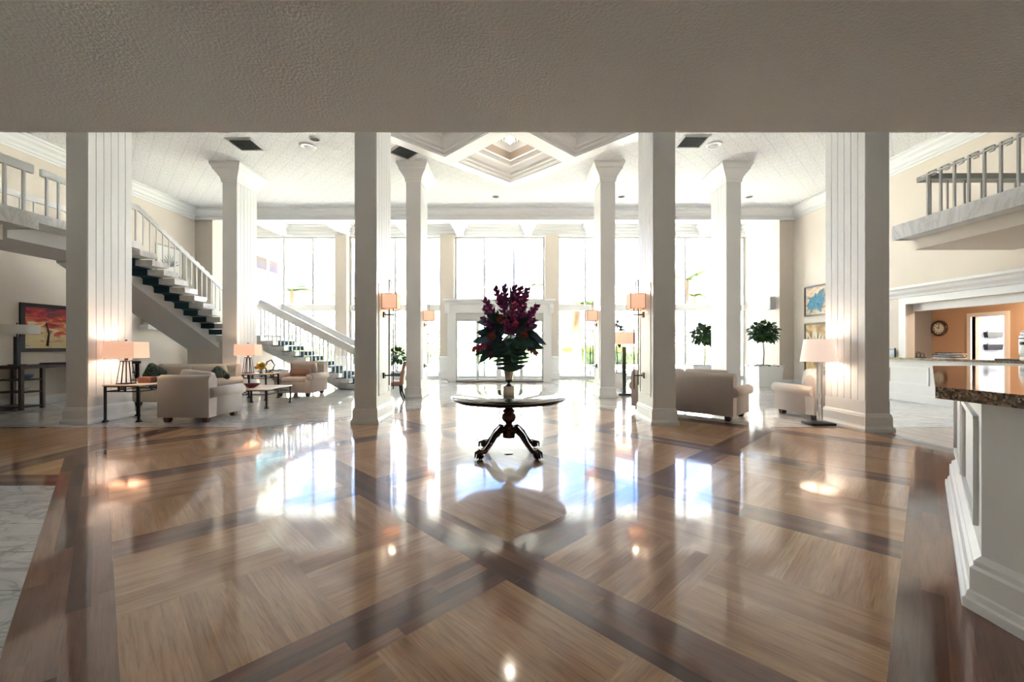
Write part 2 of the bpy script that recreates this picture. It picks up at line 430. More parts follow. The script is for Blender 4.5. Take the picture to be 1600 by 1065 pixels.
# frame round the lattice and the oak fields beyond it
run(-6.17, .36, 3, 4.65, 7.37, 'y'); run(5.9, .34, 3, 4.2, 7.37, 'y')
run(4.29, .36, 3, -11.8, -4.35, 'x', [((S2, S2), -.33)])
run(7.29, .08, 1, -11.8, -4.9, 'x'); run(7.29, .08, 1, 4.6, 12.5, 'x')
random.seed(11)
run(-11.8, 5.63, 64, 4.65, 7.29, 'y', m=OAK, tone=oak_tone)
run(6.24, 6.2, 70, 1.0, 7.29, 'y', m=OAK, tone=oak_tone)
run(-5.81, 1.4, 16, 4.65, 6.2, 'y', [((S2, S2), -.33), ((S2, -S2), -6.0)], m=OAK, tone=oak_tone)          # small triangle beside the border
run(4.2, 1.7, 20, 4.2, 6.3, 'y', [((-S2, S2), -.27)], m=OAK, tone=oak_tone)
fl = [((0, 1), 7.29)]
run(-5.81, 1.3, 15, 5.6, 7.29, 'y', [((S2, -S2), -8.42)] + fl, m=OAK, tone=oak_tone)
run(4.3, 1.6, 18, 5.6, 7.29, 'y', [((-S2, -S2), -8.34), ((S2, S2), 8.45 + 1.2)], m=OAK, tone=oak_tone)
def proj_area(poly):
    pts = []
    for x, y in poly:
        y = max(y, .6); px = 802 + 645 * x / y; py = 540 + 935 / y; pts.append((min(1700, max(-100, px)), min(1150, max(500, py))))
    return area2(pts)
order = sorted(range(len(planks)), key=lambda k: -proj_area(planks[k][0]))
def plank_geo(poly, gap=.0008):
    n = len(poly); cx = sum(p[0] for p in poly) / n; cy = sum(p[1] for p in poly) / n
    a = sum(poly[i][0] * poly[(i + 1) % n][1] - poly[(i + 1) % n][0] * poly[i][1] for i in range(n))
    if a < 0: poly = poly[::-1]
    vs = [(x, y, -.012) for x, y in poly] + [(x + (cx - x) * gap, y + (cy - y) * gap, 0.0) for x, y in poly]
    fs = [tuple(range(n, 2 * n))] + [(i, (i + 1) % n, n + (i + 1) % n, n + i) for i in range(n)]
    return vs, fs
def plank_obj(name, items, m, parent):
    vs = []; fs = []; tones = []; uvs = []
    for poly, u, mm, t in items:
        v, f = plank_geo(poly); n = len(vs); off = (random.uniform(0, 50), random.uniform(0, 50))
        for face in f:
            fs.append([i + n for i in face])
            for i in face: uvs.append((v[i][0] * u[0] + v[i][1] * u[1] + off[0], -v[i][0] * u[1] + v[i][1] * u[0] + off[1]))
        vs += v; tones += [t] * len(v)
    me = bpy.data.meshes.new(name); me.from_pydata(vs, [], fs); me.materials.append(m)
    at = me.attributes.new('tone', 'FLOAT', 'POINT'); at.data.foreach_set('value', tones)
    uvl = me.uv_layers.new(name='UVMap'); uvl.data.foreach_set('uv', [c for p in uvs for c in p])
    return link(name, me, parent)
for k in order[:300]:
    plank_obj('plank', [planks[k]], planks[k][2], floor)
for mm, nm in ((OAK, 'oak_planks'), (WALNUT, 'walnut_planks')):
    o = plank_obj(nm, [planks[k] for k in order[300:] if planks[k][2] is mm], mm, floor); o['kind'] = 'stuff'
# marble tiles beside the border, the near ones as pieces
T = .46
MB().prism(clip([(-6.6, 1.5), (-1.9, 1.5), (-1.9, 4.285), (-6.6, 4.285)], ua, -.334), -.005, -.0032).build('grout', mat('grey_grout', (132, 130, 126), .9), floor)
for r in range(6):
    for c in range(9):
        x1 = -2.2 - c * T + (T / 2 if r % 2 else 0); y1 = 4.29 - r * T
        poly = [(x1 - T + .004, y1 - T + .004), (x1 - .004, y1 - T + .004), (x1 - .004, y1 - .004), (x1 - T + .004, y1 - .004)]
        poly = clip(poly, ua, -.332)
        if len(poly) > 2 and area2(poly) > .01: MB().prism(poly, -.006, 0).build('tile', MTILE, floor)
MB().prism([(2.5, 1.2), (3.3, 1.2), (3.3, 2.03), (2.52, 2.03)], -.006, .001).build('tile', MTILE, floor)

# ================================================================== WALLS, CEILINGS
wl = MB().box(XL - .2, XL, YB, YG, 0, 7.6).build('wall_left', BEIGE); tag(wl, kind='structure')
wb = MB().box(XL, XR, YB - .2, YB, 0, 7.6).build('wall_back', BEIGE); tag(wb, kind='structure')
wr = empty('wall_right'); tag(wr, kind='structure')
OY0, OY1, OZ0, OZ1 = 5.6, 10.9, 1.08, 2.55            # reception opening
wm = MB(); wm.box(XR, XR + .2, YB, OY0, 0, 7.6); wm.box(XR, XR + .2, OY1, YG, 0, 7.6); wm.box(XR, XR + .2, OY0, OY1, OZ1, 7.6)
wm.build('wall_panel', BEIGE, wr)
MB().box(XR, XR + .2, OY0, OY1, 0, OZ0).build('counter_wall', WHITE, wr)
# baseboards
def baseboard(name, x0, x1, y0, y1, face):
    m = MB(); d = .03
    m.box(x0, x1, y0, y1, 0, .2)
    if face == '+x': m.box(x0, x1 + .012, y0, y1, 0, .05); m.box(x0, x1 + .01, y0, y1, .18, .21)
    if face == '-x': m.box(x0 - .012, x1, y0, y1, 0, .05); m.box(x0 - .01, x1, y0, y1, .18, .21)
    tag(m.build(name, WHITE2), kind='structure')
baseboard('baseboard_left', XL, XL + .03, YB, 15.3, '+x')
baseboard('baseboard_right', XR - .03, XR, 11.6, 15.3, '-x')

# main ceiling with the square opening for the coffers
AA0, AA1, BB0, BB1 = 4.10, 9.10, 4.22, 9.22
Nn, Rr, Ff, Ll = AB(AA0, BB0), AB(AA1, BB0), AB(AA1, BB1), AB(AA0, BB1)
R4 = [(XL, YB), (XR, YB), (XR, 15.7), (XL, 15.7)]
vz = [(x, y, ZC) for x, y in R4 + [Nn, Rr, Ff, Ll]]
cm = MB().add(vz, [(0, 7, 4, 5, 1), (2, 5, 6, 7, 3), (1, 5, 2), (3, 7, 0)])
ceil = cm.build('ceiling', TILEC); tag(ceil, 'white acoustic tile ceiling with a diagonal coffered centre', kind='structure')
MB().box(XL - .2, XR + .2, YB, YG + 1.7, 7.7, 7.9).build('roof_slab', WHITE, ceil)
rot45 = Matrix.Rotation(math.pi / 4, 4, 'Z')          # (a,b) -> XY
fr = MB(); zb, zt = 6.40, 7.66
fr_in = [(4.39, 6.385), (6.80, 8.80)]; fb_in = [(4.52, 6.52), (6.93, 8.93)]
def beam_ab(a0, a1, b0, b1): return MB().box(a0, a1, b0, b1, zb, zt).xf(rot45).build('coffer_beam', WHITE2, ceil)
beam_ab(AA0, 4.39, BB0, BB1); beam_ab(6.385, 6.80, BB0, BB1); beam_ab(8.80, AA1, BB0, BB1)
for a0, a1 in fr_in:
    beam_ab(a0, a1, BB0, 4.52); beam_ab(a0, a1, 6.52, 6.93); beam_ab(a0, a1, 8.93, BB1)
TAUPE = mat('taupe_frieze', (150, 136, 124), .7)
for a0, a1 in fr_in:
    for b0, b1 in fb_in:
        prof = [(0, 6.42), (-.03, 6.42), (-.03, 6.5), (-.07, 6.53), (-.07, 6.58), (-.13, 6.62), (-.18, 6.70), (-.2, 6.74), (-.2, 6.79), (-.24, 6.83), (-.3, 6.86), (-.3, 6.9), (0, 6.9)]
        m = MB(); m.rectloft(a0, a1, b0, b1, prof, cap=False); m.xf(rot45).build('coffer_crown', WHITE2, ceil)
        m = MB(); m.rectloft(a0, a1, b0, b1, [(-.3, 6.9), (-.3, 7.12), (0, 7.12)], cap=False); m.xf(rot45).build('coffer_frieze', TAUPE, ceil)
        m = MB(); m.rectloft(a0 + .3, a1 - .3, b0 + .3, b1 - .3, [(0, 7.5), (0, 7.52)]); m.xf(rot45).build('coffer_top', WHITE2, ceil)
        m = MB(); m.rectloft(a0, a1, b0, b1, [(-.05, 7.12), (-.05, 7.5)], cap=False); m.xf(rot45).build('coffer_side', WHITE2, ceil)
# glass pendant inside the centre coffer
def coffer_lamp(a, b, lab):
    x, y = AB(a, b); t = thing('chandelier', lab, 'chandelier', (x, y, 7.0), 0, 'crystal lamps up in the ceiling coffers')
    MB().lathe([(.012, 0.12), (.012, .5)], seg=8).build('stem', CHROME, t)
    MB().lathe([(.02, -.12), (.09, -.06), (.13, .0), (.13, .1), (.03, .13)], seg=18).build('glass_bowl', mat('lit_crystal', (255, 244, 225), .4, emit=(255, 236, 205), estr=.45), t)
    m = MB()
    for k in range(14):
        q = 2 * math.pi * k / 14; m.ball((.22 * math.cos(q), .22 * math.sin(q), .03), (.018, .018, .05), 6, 4)
    m.tube([(.22 * math.cos(2 * math.pi * k / 24), .22 * math.sin(2 * math.pi * k / 24), .09) for k in range(25)], .008, 6)
    m.build('crystal_ring', CHROME, t)
    light('chandelier_bulb', 'POINT', (0, 0, .3), 3, t, (1, .93, .82), .1)
coffer_lamp(7.8, 7.93, 'crystal chandelier hanging in the ceiling coffer above the round table')

# crown mouldings of the room: profile (out, down)
CROWN = [(0, 0), (.26, 0), (.26, -.05), (.22, -.07), (.2, -.12), (.13, -.17), (.1, -.24), (.05, -.27), (.05, -.33), (.02, -.35), (.02, -.4), (0, -.4)]
def crown(name, axis, fixed, sgn, t0, t1, z, parent=None, sc_=1.0):
    m = MB()
    if axis == 'y': m.extrude([(fixed + sgn * d * sc_, z + dz * sc_) for d, dz in CROWN], 'y', t0, t1)
    else: m.extrude([(fixed + sgn * d * sc_, z + dz * sc_) for d, dz in CROWN], 'x', t0, t1)
    o = m.build(name, WHITE2, parent)
    if parent is None: tag(o, kind='structure')
    return o
crown('trim_1', 'y', XL, 1, YB, 15.3, ZC); crown('trim_2', 'y', XR, -1, YB, 15.3, ZC)
# cross beam in front of the glazed bay, pilasters under its ends
bm = MB().box(XL, XR, 15.3, 15.7, 6.10, 7.6).build('trim_3', WHITE2); tag(bm, 'white cross beam between the hall and the glazed bay', kind='structure')
crown('beam_crown', 'x', 15.3, -1, XL, XR, ZC, bm)
MB().box(XL, XR, 15.24, 15.3, 6.10, 6.2).build('beam_fillet', WHITE2, bm)
for x0, x1, nm in ((XL, -11.15, 'wall_stub_left'), (9.87, XR, 'wall_stub_right')):
    w = MB().box(x0, x1, 15.3, 16.35, 0, 6.10).build(nm, PILA); tag(w, kind='structure')
    MB().box(x0, x1 + (.03 if x0 < 0 else 0), 15.27, 16.38, 0, .2).build('plinth', WHITE2, w)
# coffered ceiling of the glazed bay
bay = MB().box(XL, XR, 15.7, YG + .1, 6.95, 7.05).build('ceiling_bay', WHITE2); tag(bay, 'white coffered ceiling over the glazed entrance bay', kind='structure')
xs = [XL, -10.2, -7.4, -4.6, -2.35, .65, 3.4, 5.9, 8.4, XR]
for i, x in enumerate(xs):
    MB().box(x - .16, x + .16, 15.7, YG, 6.35, 6.95).build('coffer_beam', WHITE2, bay)
MB().box(XL, XR, 15.7, 15.85, 6.35, 6.95).build('coffer_beam', WHITE2, bay); MB().box(XL, XR, YG - .25, YG, 6.33, 6.95).build('coffer_beam', WHITE2, bay)
for i in range(len(xs) - 1):
    m = MB(); m.rectloft(xs[i] + .16, xs[i + 1] - .16, 15.85, YG - .25, [(0, 6.45), (-.05, 6.45), (-.05, 6.52), (-.1, 6.55), (-.1, 6.61), (-.2, 6.68), (-.2, 6.74), (-.3, 6.8), (-.3, 6.95)], cap=False)
    m.build('coffer_moulding', WHITE2, bay)
# gallery above the camera and the balconies at both sides
gal = MB().prism([(XL, YB), (XR, YB), (XR, 4.16), (XL, 4.16)], 3.6, 3.95).build('ceiling_gallery', SOFFIT); tag(gal, 'stippled grey soffit under the upper gallery', kind='structure')
MB().box(XL, XR, 4.16, 4.2, 3.62, 3.97).build('gallery_edge', SLABM, gal)
bl = MB().box(XL, -9.05, 4.16, 7.8, 3.68, 3.93).build('balcony_slab', SOFFIT)
tag(bl, 'marble edged balcony slab leading to the staircase', 'balcony')
BALL = bl
MB().box(-9.05, -9.0, 4.2, 7.8, 3.65, 3.95).build('edge_panel', SLABM, bl); MB().box(XL, -9.0, 7.8, 7.83, 3.65, 3.95).build('edge_panel', SLABM, bl)
MB().box(XL, -9.4, 4.16, 7.6, 3.4, 3.68).build('recessed_beam', BEIGE, bl)
br_ = MB().box(8.0, XR, 4.16, 8.62, 3.68, 3.93).build('balcony_slab', SOFFIT); tag(br_, 'marble edged balcony slab above the reception counter', 'balcony')
for y0, y1 in ((4.2, 6.1), (6.1, 7.35), (7.35, 8.66)): MB().box(7.94, 8.0, y0 + .002, y1 - .002, 3.65, 3.95).build('edge_panel', SLABM, br_)
MB().box(8.0, XR, 8.62, 8.66, 3.65, 3.95).build('edge_panel', SLABM, br_)
MB().box(8.35, XR, 4.16, 8.58, 3.44, 3.68).build('recessed_beam', BEIGE, br_)

# ================================================================== COLUMNS
def column(xf, side, y0, lab, panel=False, top=ZC, wdt=.41, dep=.9):
    """xf: x of the fluted face turned to the hall's centre line; side +1 face looks to +x"""
    x0, x1 = (xf - wdt, xf) if side > 0 else (xf, xf + wdt)
    cx, cy = (x0 + x1) / 2, y0 + dep / 2
    t = thing('column', lab, 'column', (cx, cy, 0), 0, 'square white lobby columns'); t['kind'] = 'structure'
    a, b = wdt / 2, dep / 2
    MB().box(-a + .012, a - .012, -b, b, .3, top).build('shaft', COLP, t)
    MB().rectloft(-a, a, -b, b, [(.055, 0), (.055, .05), (.045, .07), (.035, .085), (.028, .11), (.028, .25), (.02, .265), (.02, .28), (.008, .30), (0, .31), (-.02, .31)]).build('base', WHITE2, t)
    MB().rectloft(-a, a, -b, b, [(0, top - .5), (.02, top - .5), (.02, top - .44), (.035, top - .42), (.035, top - .38), (.05, top - .36), (.09, top - .29), (.14, top - .22), (.17, top - .18), (.17, top - .15), (.21, top - .08), (.22, top - .06), (.22, top)]).build('capital', WHITE2, t)
    zf = 2.85 if panel else .52
    for s in (-1, 1):
        n = 6; w = (dep - .02) / n
        for k in range(n):
            yy = -b + .01 + k * w
            MB().box(s * (a - .014), s * a, yy + (.007 if k else 0), yy + w - (.007 if k < n - 1 else 0), zf, top - .5).build('flute', WHITE2, t)
        MB().box(s * (a - .014), s * a, -b, b, .3, zf - .006).build('face_panel', WHITE2, t)
        if panel:
            m = MB()
            for (u0, u1, v0, v1) in ((-b + .12, b - .12, .5, .53), (-b + .12, b - .12, 2.6, 2.63), (-b + .12, -b + .15, .53, 2.6), (b - .15, b - .12, .53, 2.6)):
                m.box(s * a, s * (a + .012), u0, u1, v0, v1)
            m.build('panel_moulding', WHITE2, t)
    return t
column(-7.90, 1, 7.66, 'fluted white column beside the end table with the wire lamp')
column(-2.545, 1, 7.68, 'white column with a box sconce, next to the dining-style armchair', True)
column(2.56, -1, 7.56, 'white column with a box sconce, in front of the sofa back', True)
column(5.93, -1, 6.95, 'fluted white column behind the chrome floor lamp')
column(-7.70, 1, 11.5, 'fluted white column rising beside the staircase')
column(-2.58, 1, 11.5, 'white column with a box sconce, behind the upholstered side chair', True)
column(2.42, -1, 11.45, 'white column with a box sconce, beside the dark floor lamp', True)
column(5.94, -1, 11.5, 'fluted white column between the two potted fiddle leaf trees')

# ================================================================== WALL SCONCES
def sconce(xf, s, yc, lab):
    t = thing('wall_sconce', lab, 'sconce', (xf, yc, 0), 0, 'box shaped wall sconces on the columns')
    x = lambda d: s * d
    for dz in (.87, 2.06):
        MB().box(0, x(.025), -.05, .05, dz - .055, dz + .055).build('wall_plate', BRONZE, t)
        MB().box(0, x(.20), -.012, .012, dz - .012, dz + .012).build('bracket_arm', BRONZE, t)
    for d, zz in ((.11, .68), (.19, .60)):
        MB().tube([(x(d), 0, zz), (x(d), 0, 2.74 if d < .15 else 2.3)], .011, 8).build('rod', BRONZE, t)
    MB().tube([(x(.11), 0, 2.74), (x(.11), .16, 2.74), (x(.11), .16, 2.4)], .009, 6).build('top_bow', BRONZE, t)
    m = MB(); X0, X1, Y0, Y1, Z0, Z1 = .015, .30, -.15, .15, 2.17, 2.46
    m.add([(x(X0), Y0, Z0), (x(X1), Y0, Z0), (x(X1), Y1, Z0), (x(X0), Y1, Z0), (x(X0), Y0, Z1), (x(X1), Y0, Z1), (x(X1), Y1, Z1), (x(X0), Y1, Z1)],
          [(0, 1, 5, 4), (1, 2, 6, 5), (2, 3, 7, 6), (3, 0, 4, 7)])
    sh = m.build('lamp_shade', SHADE, t)
    f = MB()
    for z in (Z0, Z1):
        for p, q in (((X0, Y0), (X1, Y0)), ((X1, Y0), (X1, Y1)), ((X1, Y1), (X0, Y1)), ((X0, Y1), (X0, Y0))): f.beam((x(p[0]), p[1], z), (x(q[0]), q[1], z), .01, .01)
    for p in ((X0, Y0), (X1, Y0), (X1, Y1), (X0, Y1)): f.beam((x(p[0]), p[1], Z0), (x(p[0]), p[1], Z1), .01, .01)
    f.build('shade_frame', mat('copper_frame', (120, 84, 66), .4, .5), sh)
    MB().ball((x(.16), 0, 2.31), .045, 10, 8).build('bulb', mat('lit_bulb', (255, 230, 190), .4, emit=(255, 210, 150), estr=2), t)
    light('sconce_light', 'POINT', (x(.16), 0, 2.52), 1.6, t, (1, .78, .55), .06)
sconce(-2.545, 1, 8.1, 'box sconce with peach shade on the column next to the side chair')
sconce(2.56, -1, 8.1, 'box sconce with peach shade on the column in front of the sofa')
sconce(-2.58, 1, 11.95, 'smaller looking box sconce on the column behind the side chair')
sconce(2.42, -1, 11.95, 'box sconce on the column beside the dark floor lamp')

# ================================================================== STAIRCASE
st = thing('staircase', 'two flight floating marble staircase with teal carpet and white railings', 'staircase', (-9.9, 11.5, 0))
def SP(m):      # world coords -> staircase local
    return m.xf(Matrix.Translation((9.9, -11.5, 0)))
SX0, SX1 = -10.9, -9.0
SP(MB().box(XL, SX1, 7.83, 9.97, 3.78, 3.95)).build('upper_landing', SLABM, st)
SP(MB().box(SX0 - .1, SX1 - .6, 7.83, 9.97, 3.5, 3.78)).build('landing_beam', SOFFIT, st)
TT = .14
for k in range(11):
    y0 = 9.95 + .34 * k; zt_ = 3.95 - .18 * (k + 1)
    tr = SP(MB().box(SX0, SX1, y0, y0 + .46, zt_ - TT, zt_)).build('tread', SLABM, st)
    SP(MB().box(SX0 + .3, SX1 - .42, y0 - .012, y0 + .472, zt_ - TT - .012, zt_ + .012)).build('carpet', TEAL, tr)
ZL = 1.79
SP(MB().box(SX0, -8.38, 13.69, 15.1, ZL - .2, ZL)).build('middle_landing', SLABM, st)
SP(MB().box(SX0 + .3, -8.366, 13.95, 14.95, ZL - .02, ZL + .012)).build('carpet', TEAL, st)
SP(MB().box(SX0, -8.7, 13.8, 15.0, 0, ZL - .2)).build('landing_pier', BEIGE, st)
for j in range(9):
    x0 = -8.4 + .36 * j; zt_ = ZL - .18 * (j + 1)
    tr = SP(MB().box(x0 - .1, x0 + .46, 13.65, 15.1, zt_ - TT, zt_)).build('tread', SLABM, st)
    SP(MB().box(x0 - .1, x0 + .475, 13.95, 14.95, zt_ - TT - .005, zt_ + .012)).build('carpet', TEAL, tr)
# carriage slabs under the flights
def slab(p, q, w, h, ax):      # inclined slab under the treads
    p = Vector(p); q = Vector(q)
    if ax == 'y': vs = [(p.x - w / 2, p.y, p.z), (p.x + w / 2, p.y, p.z), (q.x + w / 2, q.y, q.z), (q.x - w / 2, q.y, q.z)]
    else: vs = [(p.x, p.y - w / 2, p.z), (p.x, p.y + w / 2, p.z), (q.x, q.y + w / 2, q.z), (q.x, q.y - w / 2, q.z)]
    top = [Vector(v) for v in vs]; bot = [v - Vector((0, 0, h)) for v in top]
    return MB().add(top + bot, [(0, 1, 2, 3), (7, 6, 5, 4), (0, 4, 5, 1), (1, 5, 6, 2), (2, 6, 7, 3), (3, 7, 4, 0)])
SP(slab((-10.40, 9.9, 3.78), (-10.40, 13.9, 1.66), 1.12, .34, 'y')).build('carriage', SOFFIT, st)
SP(slab((-8.5, 14.45, 1.58), (-5.3, 14.45, -.02), .8, .3, 'x')).build('carriage', SOFFIT, st)

def railing(parent, tf, pts, hgt, step, board=(.05, .16), key=False, r=.014, mat_=None, base_drop=0.0):
    """pts: polyline of the walking surface; balusters every step metres, a board handrail on top"""
    m_ = mat_ or WHITE
    rails = empty('railing') if parent is None else None
    par = parent or rails
    for p, q in zip(pts[:-1], pts[1:]):
        p = Vector(p); q = Vector(q); d = q - p; L = math.hypot(d.x, d.y); n = max(1, round(L / step)); up = Vector((0, 0, 1))
        hb = MB().beam(p + up * (hgt - board[1] / 2), q + up * (hgt - board[1] / 2), board[0], board[1]); tf(hb).build('handrail', m_, par)
        fwd = d.normalized()
        for k in range(n):
            b = p + d * ((k + .5) / n)
            m = MB().beam(b - up * base_drop, b + up * (hgt - board[1] + .02 if not key else hgt + .03), 2 * r, 2 * r, up=(fwd.x, fwd.y, 0))
            if key:
                t0 = b + up * (hgt + .03); a = t0 + fwd * (step * .62); c = a - up * .09; e = c - fwd * (step * .3)
                m.beam(t0, a, .02, .02); m.beam(a, c, .02, .02, up=(fwd.x, fwd.y, 0)); m.beam(c, e, .02, .02)
            tf(m).build('baluster', m_, par)
ident = lambda m: m
y1e = 9.95 + .34 * 11; slope1 = (y1e + .1, 3.95 - .18 * 11.2)
railing(st, SP, [(SX1 - .05, 10.0, 3.95), (SX1 - .05, slope1[0], slope1[1])], .84, .19, (.04, .1), True, .012)
railing(st, SP, [(SX0 + .05, 10.0, 3.95), (SX0 + .05, slope1[0], slope1[1])], .84, .3, (.04, .1), False, .012)
railing(st, SP, [(SX1 - .05, 7.9, 3.95), (SX1 - .05, 10.0, 3.95)], .88, .22, (.05, .13), False, .018)
railing(st, SP, [(SX0 + .05, 7.9, 3.95), (SX0 + .05, 10.0, 3.95)], .88, .26, (.05, .13), False, .014)
zn = lambda X: ZL - (X + 8.4) / .36 * .18
railing(st, SP, [(-8.45, 13.72, zn(-8.45)), (-5.2, 13.72, zn(-5.2) - .02)], 1.18, .13, (.06, .24), False, .014)
railing(st, SP, [(-8.45, 15.03, zn(-8.45)), (-5.2, 15.03, zn(-5.2) - .02)], 1.18, .2, (.06, .2), False, .014)
railing(st, SP, [(-8.45, 13.72, ZL), (-8.45, 15.03, ZL)], 1.15, .6, (.06, .14), False, .014)
rl = thing('railing', 'white railing with flat marble-like handrail on the balcony before the staircase', 'railing', (-9.03, 7.8, 3.95))
railing(rl, lambda m: m.xf(Matrix.Translation((9.03, -7.8, -3.95))), [(-9.06, 5.2, 3.95), (-9.06, 7.78, 3.95)], .9, .3, (.06, .16), False, .02)
rr = thing('railing', 'white key pattern railing on the balcony above the reception counter', 'railing', (7.98, 8.1, 3.95))
tr_ = lambda m: m.xf(Matrix.Translation((-7.98, -8.1, -3.95)))
GREYW = mat('grey_rail', (196, 196, 192), .5)
railing(rr, tr_, [(8.02, 8.1, 3.95), (8.02, 5.0, 3.95)], .82, .235, (.03, .03), True, .017, GREYW)
railing(rr, tr_, [(8.02, 8.1, 3.95), (XR - .05, 8.1, 3.95)], .84, .32, (.22, .1), False, .012, mat('stone_rail', (168, 166, 158), .6))

# ================================================================== GLASS FACADE
def XG(px): return (px - 802) * YG / 645
piers = [(-7.84, -7.33), (-3.23, -2.62), (1.40, 1.98)]
for i, (x0, x1) in enumerate(piers):
    w = MB().box(x0, x1, YG - .45, YG + .1, 0, 6.35).build('wall_pier', PILA); tag(w, kind='structure')
    MB().rectloft(x0, x1, YG - .45, YG + .1, [(.06, 0), (.06, .25), (.03, .3), (.03, .9), (.05, .92), (.05, .98), (0, 1.0)]).build('plinth', WHITE2, w)
ALU = mat('aluminium_frame', (206, 207, 205), .4, .3)
def window(n, x0, x1, mull, zt0=3.02, zt1=3.30, base=True):
    w = empty('window_%d' % n, ((x0 + x1) / 2, YG, 0)); tag(w, kind='structure'); cx = (x0 + x1) / 2
    def bx(nm, a, b, z0, z1, d=.06, m=ALU): MB().box(a - cx, b - cx, -d, d, z0, z1).build(nm, m, w)
    bx('head', x0, x1, 6.27, 6.35); bx('transom', x0, x1, zt0, zt1, .09, WHITE2); bx('sill', x0, x1, 0, .1)
    es = [x0] + mull + [x1]
    for k, e in enumerate(es):
        a = .04; c = min(max(e, x0 + a), x1 - a)
        bx('mullion', c - a, c + a, .1, zt0); bx('mullion', c - a, c + a, zt1, 6.27)
    for a, b in zip(es[:-1], es[1:]):
        for z0, z1 in ((.1, zt0), (zt1, 6.27)): MB().box(a - cx + .03, b - cx - .03, -.006, .006, z0, z1).build('pane', GLASS, w)
window(1, XL, -7.84, [-10.3, -9.0]); window(2, -7.33, -3.23, [-5.3]); window(3, 1.98, XR, [3.24, 7.73])
window(4, -2.62, 1.40, [XG(757), XG(803)], 3.34, 3.55)
# entrance vestibule: portal, side glass, sliding leaves
VY = 16.4
d1 = empty('door_1', (-.55, VY, 0)); tag(d1, kind='structure')
def D(m): return m.xf(Matrix.Translation((.55, -VY, 0)))
px0, px1 = -2.62, 1.52
D(MB().box(px0, px0 + .32, VY, VY + .25, 0, 2.75)).build('jamb', WHITE2, d1); D(MB().box(px1 - .32, px1, VY, VY + .25, 0, 2.75)).build('jamb', WHITE2, d1)
D(MB().box(px0, px1, VY, VY + .3, 2.75, 3.12)).build('entablature', WHITE2, d1)
D(MB().rectloft(px0, px1, VY, VY + .3, [(.0, 3.10), (.05, 3.12), (.05, 3.16), (.12, 3.22), (.15, 3.24), (.15, 3.30), (0, 3.3)])).build('cornice', WHITE2, d1)
for x in (px0 - .07, px1 - .09): D(MB().extrude([(VY, 2.72), (VY - .1, 2.76), (VY - .16, 2.95), (VY - .16, 3.1), (VY, 3.1)], 'x', x, x + .16)).build('bracket', WHITE2, d1)
D(MB().box(px0, px1, VY + .3, YG, 2.8, 3.3)).build('vestibule_roof', WHITE2, d1)
for x in (px0 + .05, px1 - .13):
    D(MB().box(x, x + .08, VY + .25, YG, .0, .12)).build('side_sill', ALU, d1); D(MB().box(x, x + .08, VY + 1.1, VY + 1.2, .12, 2.8)).build('side_mullion', ALU, d1)
    D(MB().box(x + .03, x + .045, VY + .25, YG, .12, 2.8)).build('side_pane', GLASS, d1)
ix0, ix1 = px0 + .32, px1 - .32
D(MB().box(ix0, ix1, VY + .08, VY + .2, 2.5, 2.75)).build('header', ALU, d1)
def leaf(parent, x0, x1, y, nm='sliding_leaf', st_=.06):
    f = MB(); f.box(x0, x0 + st_, y, y + .045, .02, 2.5); f.box(x1 - st_, x1, y, y + .045, .02, 2.5); f.box(x0 + st_, x1 - st_, y, y + .045, .02, .12); f.box(x0 + st_, x1 - st_, y, y + .045, 2.42, 2.5)
    o = D(f).build(nm, ALU, parent); D(MB().box(x0 + st_, x1 - st_, y + .018, y + .026, .12, 2.42)).build('pane', GLASS, o); return o
wd = (ix1 - ix0) / 4
leaf(d1, ix0, ix0 + wd, VY + .12); leaf(d1, ix1 - wd, ix1, VY + .12); leaf(d1, ix0 + wd, ix0 + 2 * wd, VY + .18); l4 = leaf(d1, ix0 + 2 * wd, ix1 - wd, VY + .18)
D(MB().box(ix0 + 2 * wd - .13, ix0 + 2 * wd + .07, VY + .165, VY + .178, .1, 1.35)).build('lock_panel', WHITE2, d1)
for z in (.55, .9, 1.2): D(MB().box(ix0 + 2 * wd - .08, ix0 + 2 * wd + .02, VY + .158, VY + .166, z - .04, z + .04)).build('sticker', BLACK, d1)
D(MB().box(ix0, ix1, VY + .08, VY + .3, 0, .03)).build('threshold', mat('bronze_threshold', (120, 96, 70), .4, .6), d1)

# ================================================================== OUTSIDE
gr = MB().box(-60, 60, YG + .16, 120, -.3, -.02).build('ground', PAVE); tag(gr, 'pale paved driveway outside the glass', kind='structure')
ov = MB().box(-16, 14, YG + .1, 20.35, 6.42, 6.7).build('roof_overhang', EXTW); tag(ov, 'white roof overhang outside the glass', kind='structure')
gw = MB().box(-9.9, 10.4, 30, 30.4, 2.62, 5.68).box(-40, -9.9, 30, 30.4, 2.62, 4.42).box(10.4, 40, 30, 30.4, 2.62, 4.42).build('wall_garden', EXTW); tag(gw, 'long white canopy wall across the driveway', kind='structure')
MB().box(-9.9, 10.4, 29.9, 30.4, 5.68, 5.76).build('coping', EXTW, gw); MB().box(-40, -9.95, 29.9, 30.4, 4.42, 4.5).build('coping', EXTW, gw); MB().box(10.45, 40, 29.9, 30.4, 4.42, 4.5).build('coping', EXTW, gw)
lw = MB(); CON = mat('breeze_block', (214, 212, 204), .85)
step = .34
for k in range(int(64 / step) + 1): lw.box(-30 + k * step - .055, -30 + k * step + .055, 30.05, 30.3, .3, 2.62)
for z in [.3 + .33 * i for i in range(8)]: lw.box(-30, 34, 30.05, 30.3, z - .05, z + .05)
lw.build('lattice', CON, gw)
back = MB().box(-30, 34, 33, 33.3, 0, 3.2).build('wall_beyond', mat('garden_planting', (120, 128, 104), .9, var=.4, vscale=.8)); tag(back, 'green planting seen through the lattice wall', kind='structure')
rnd = random.Random(5)
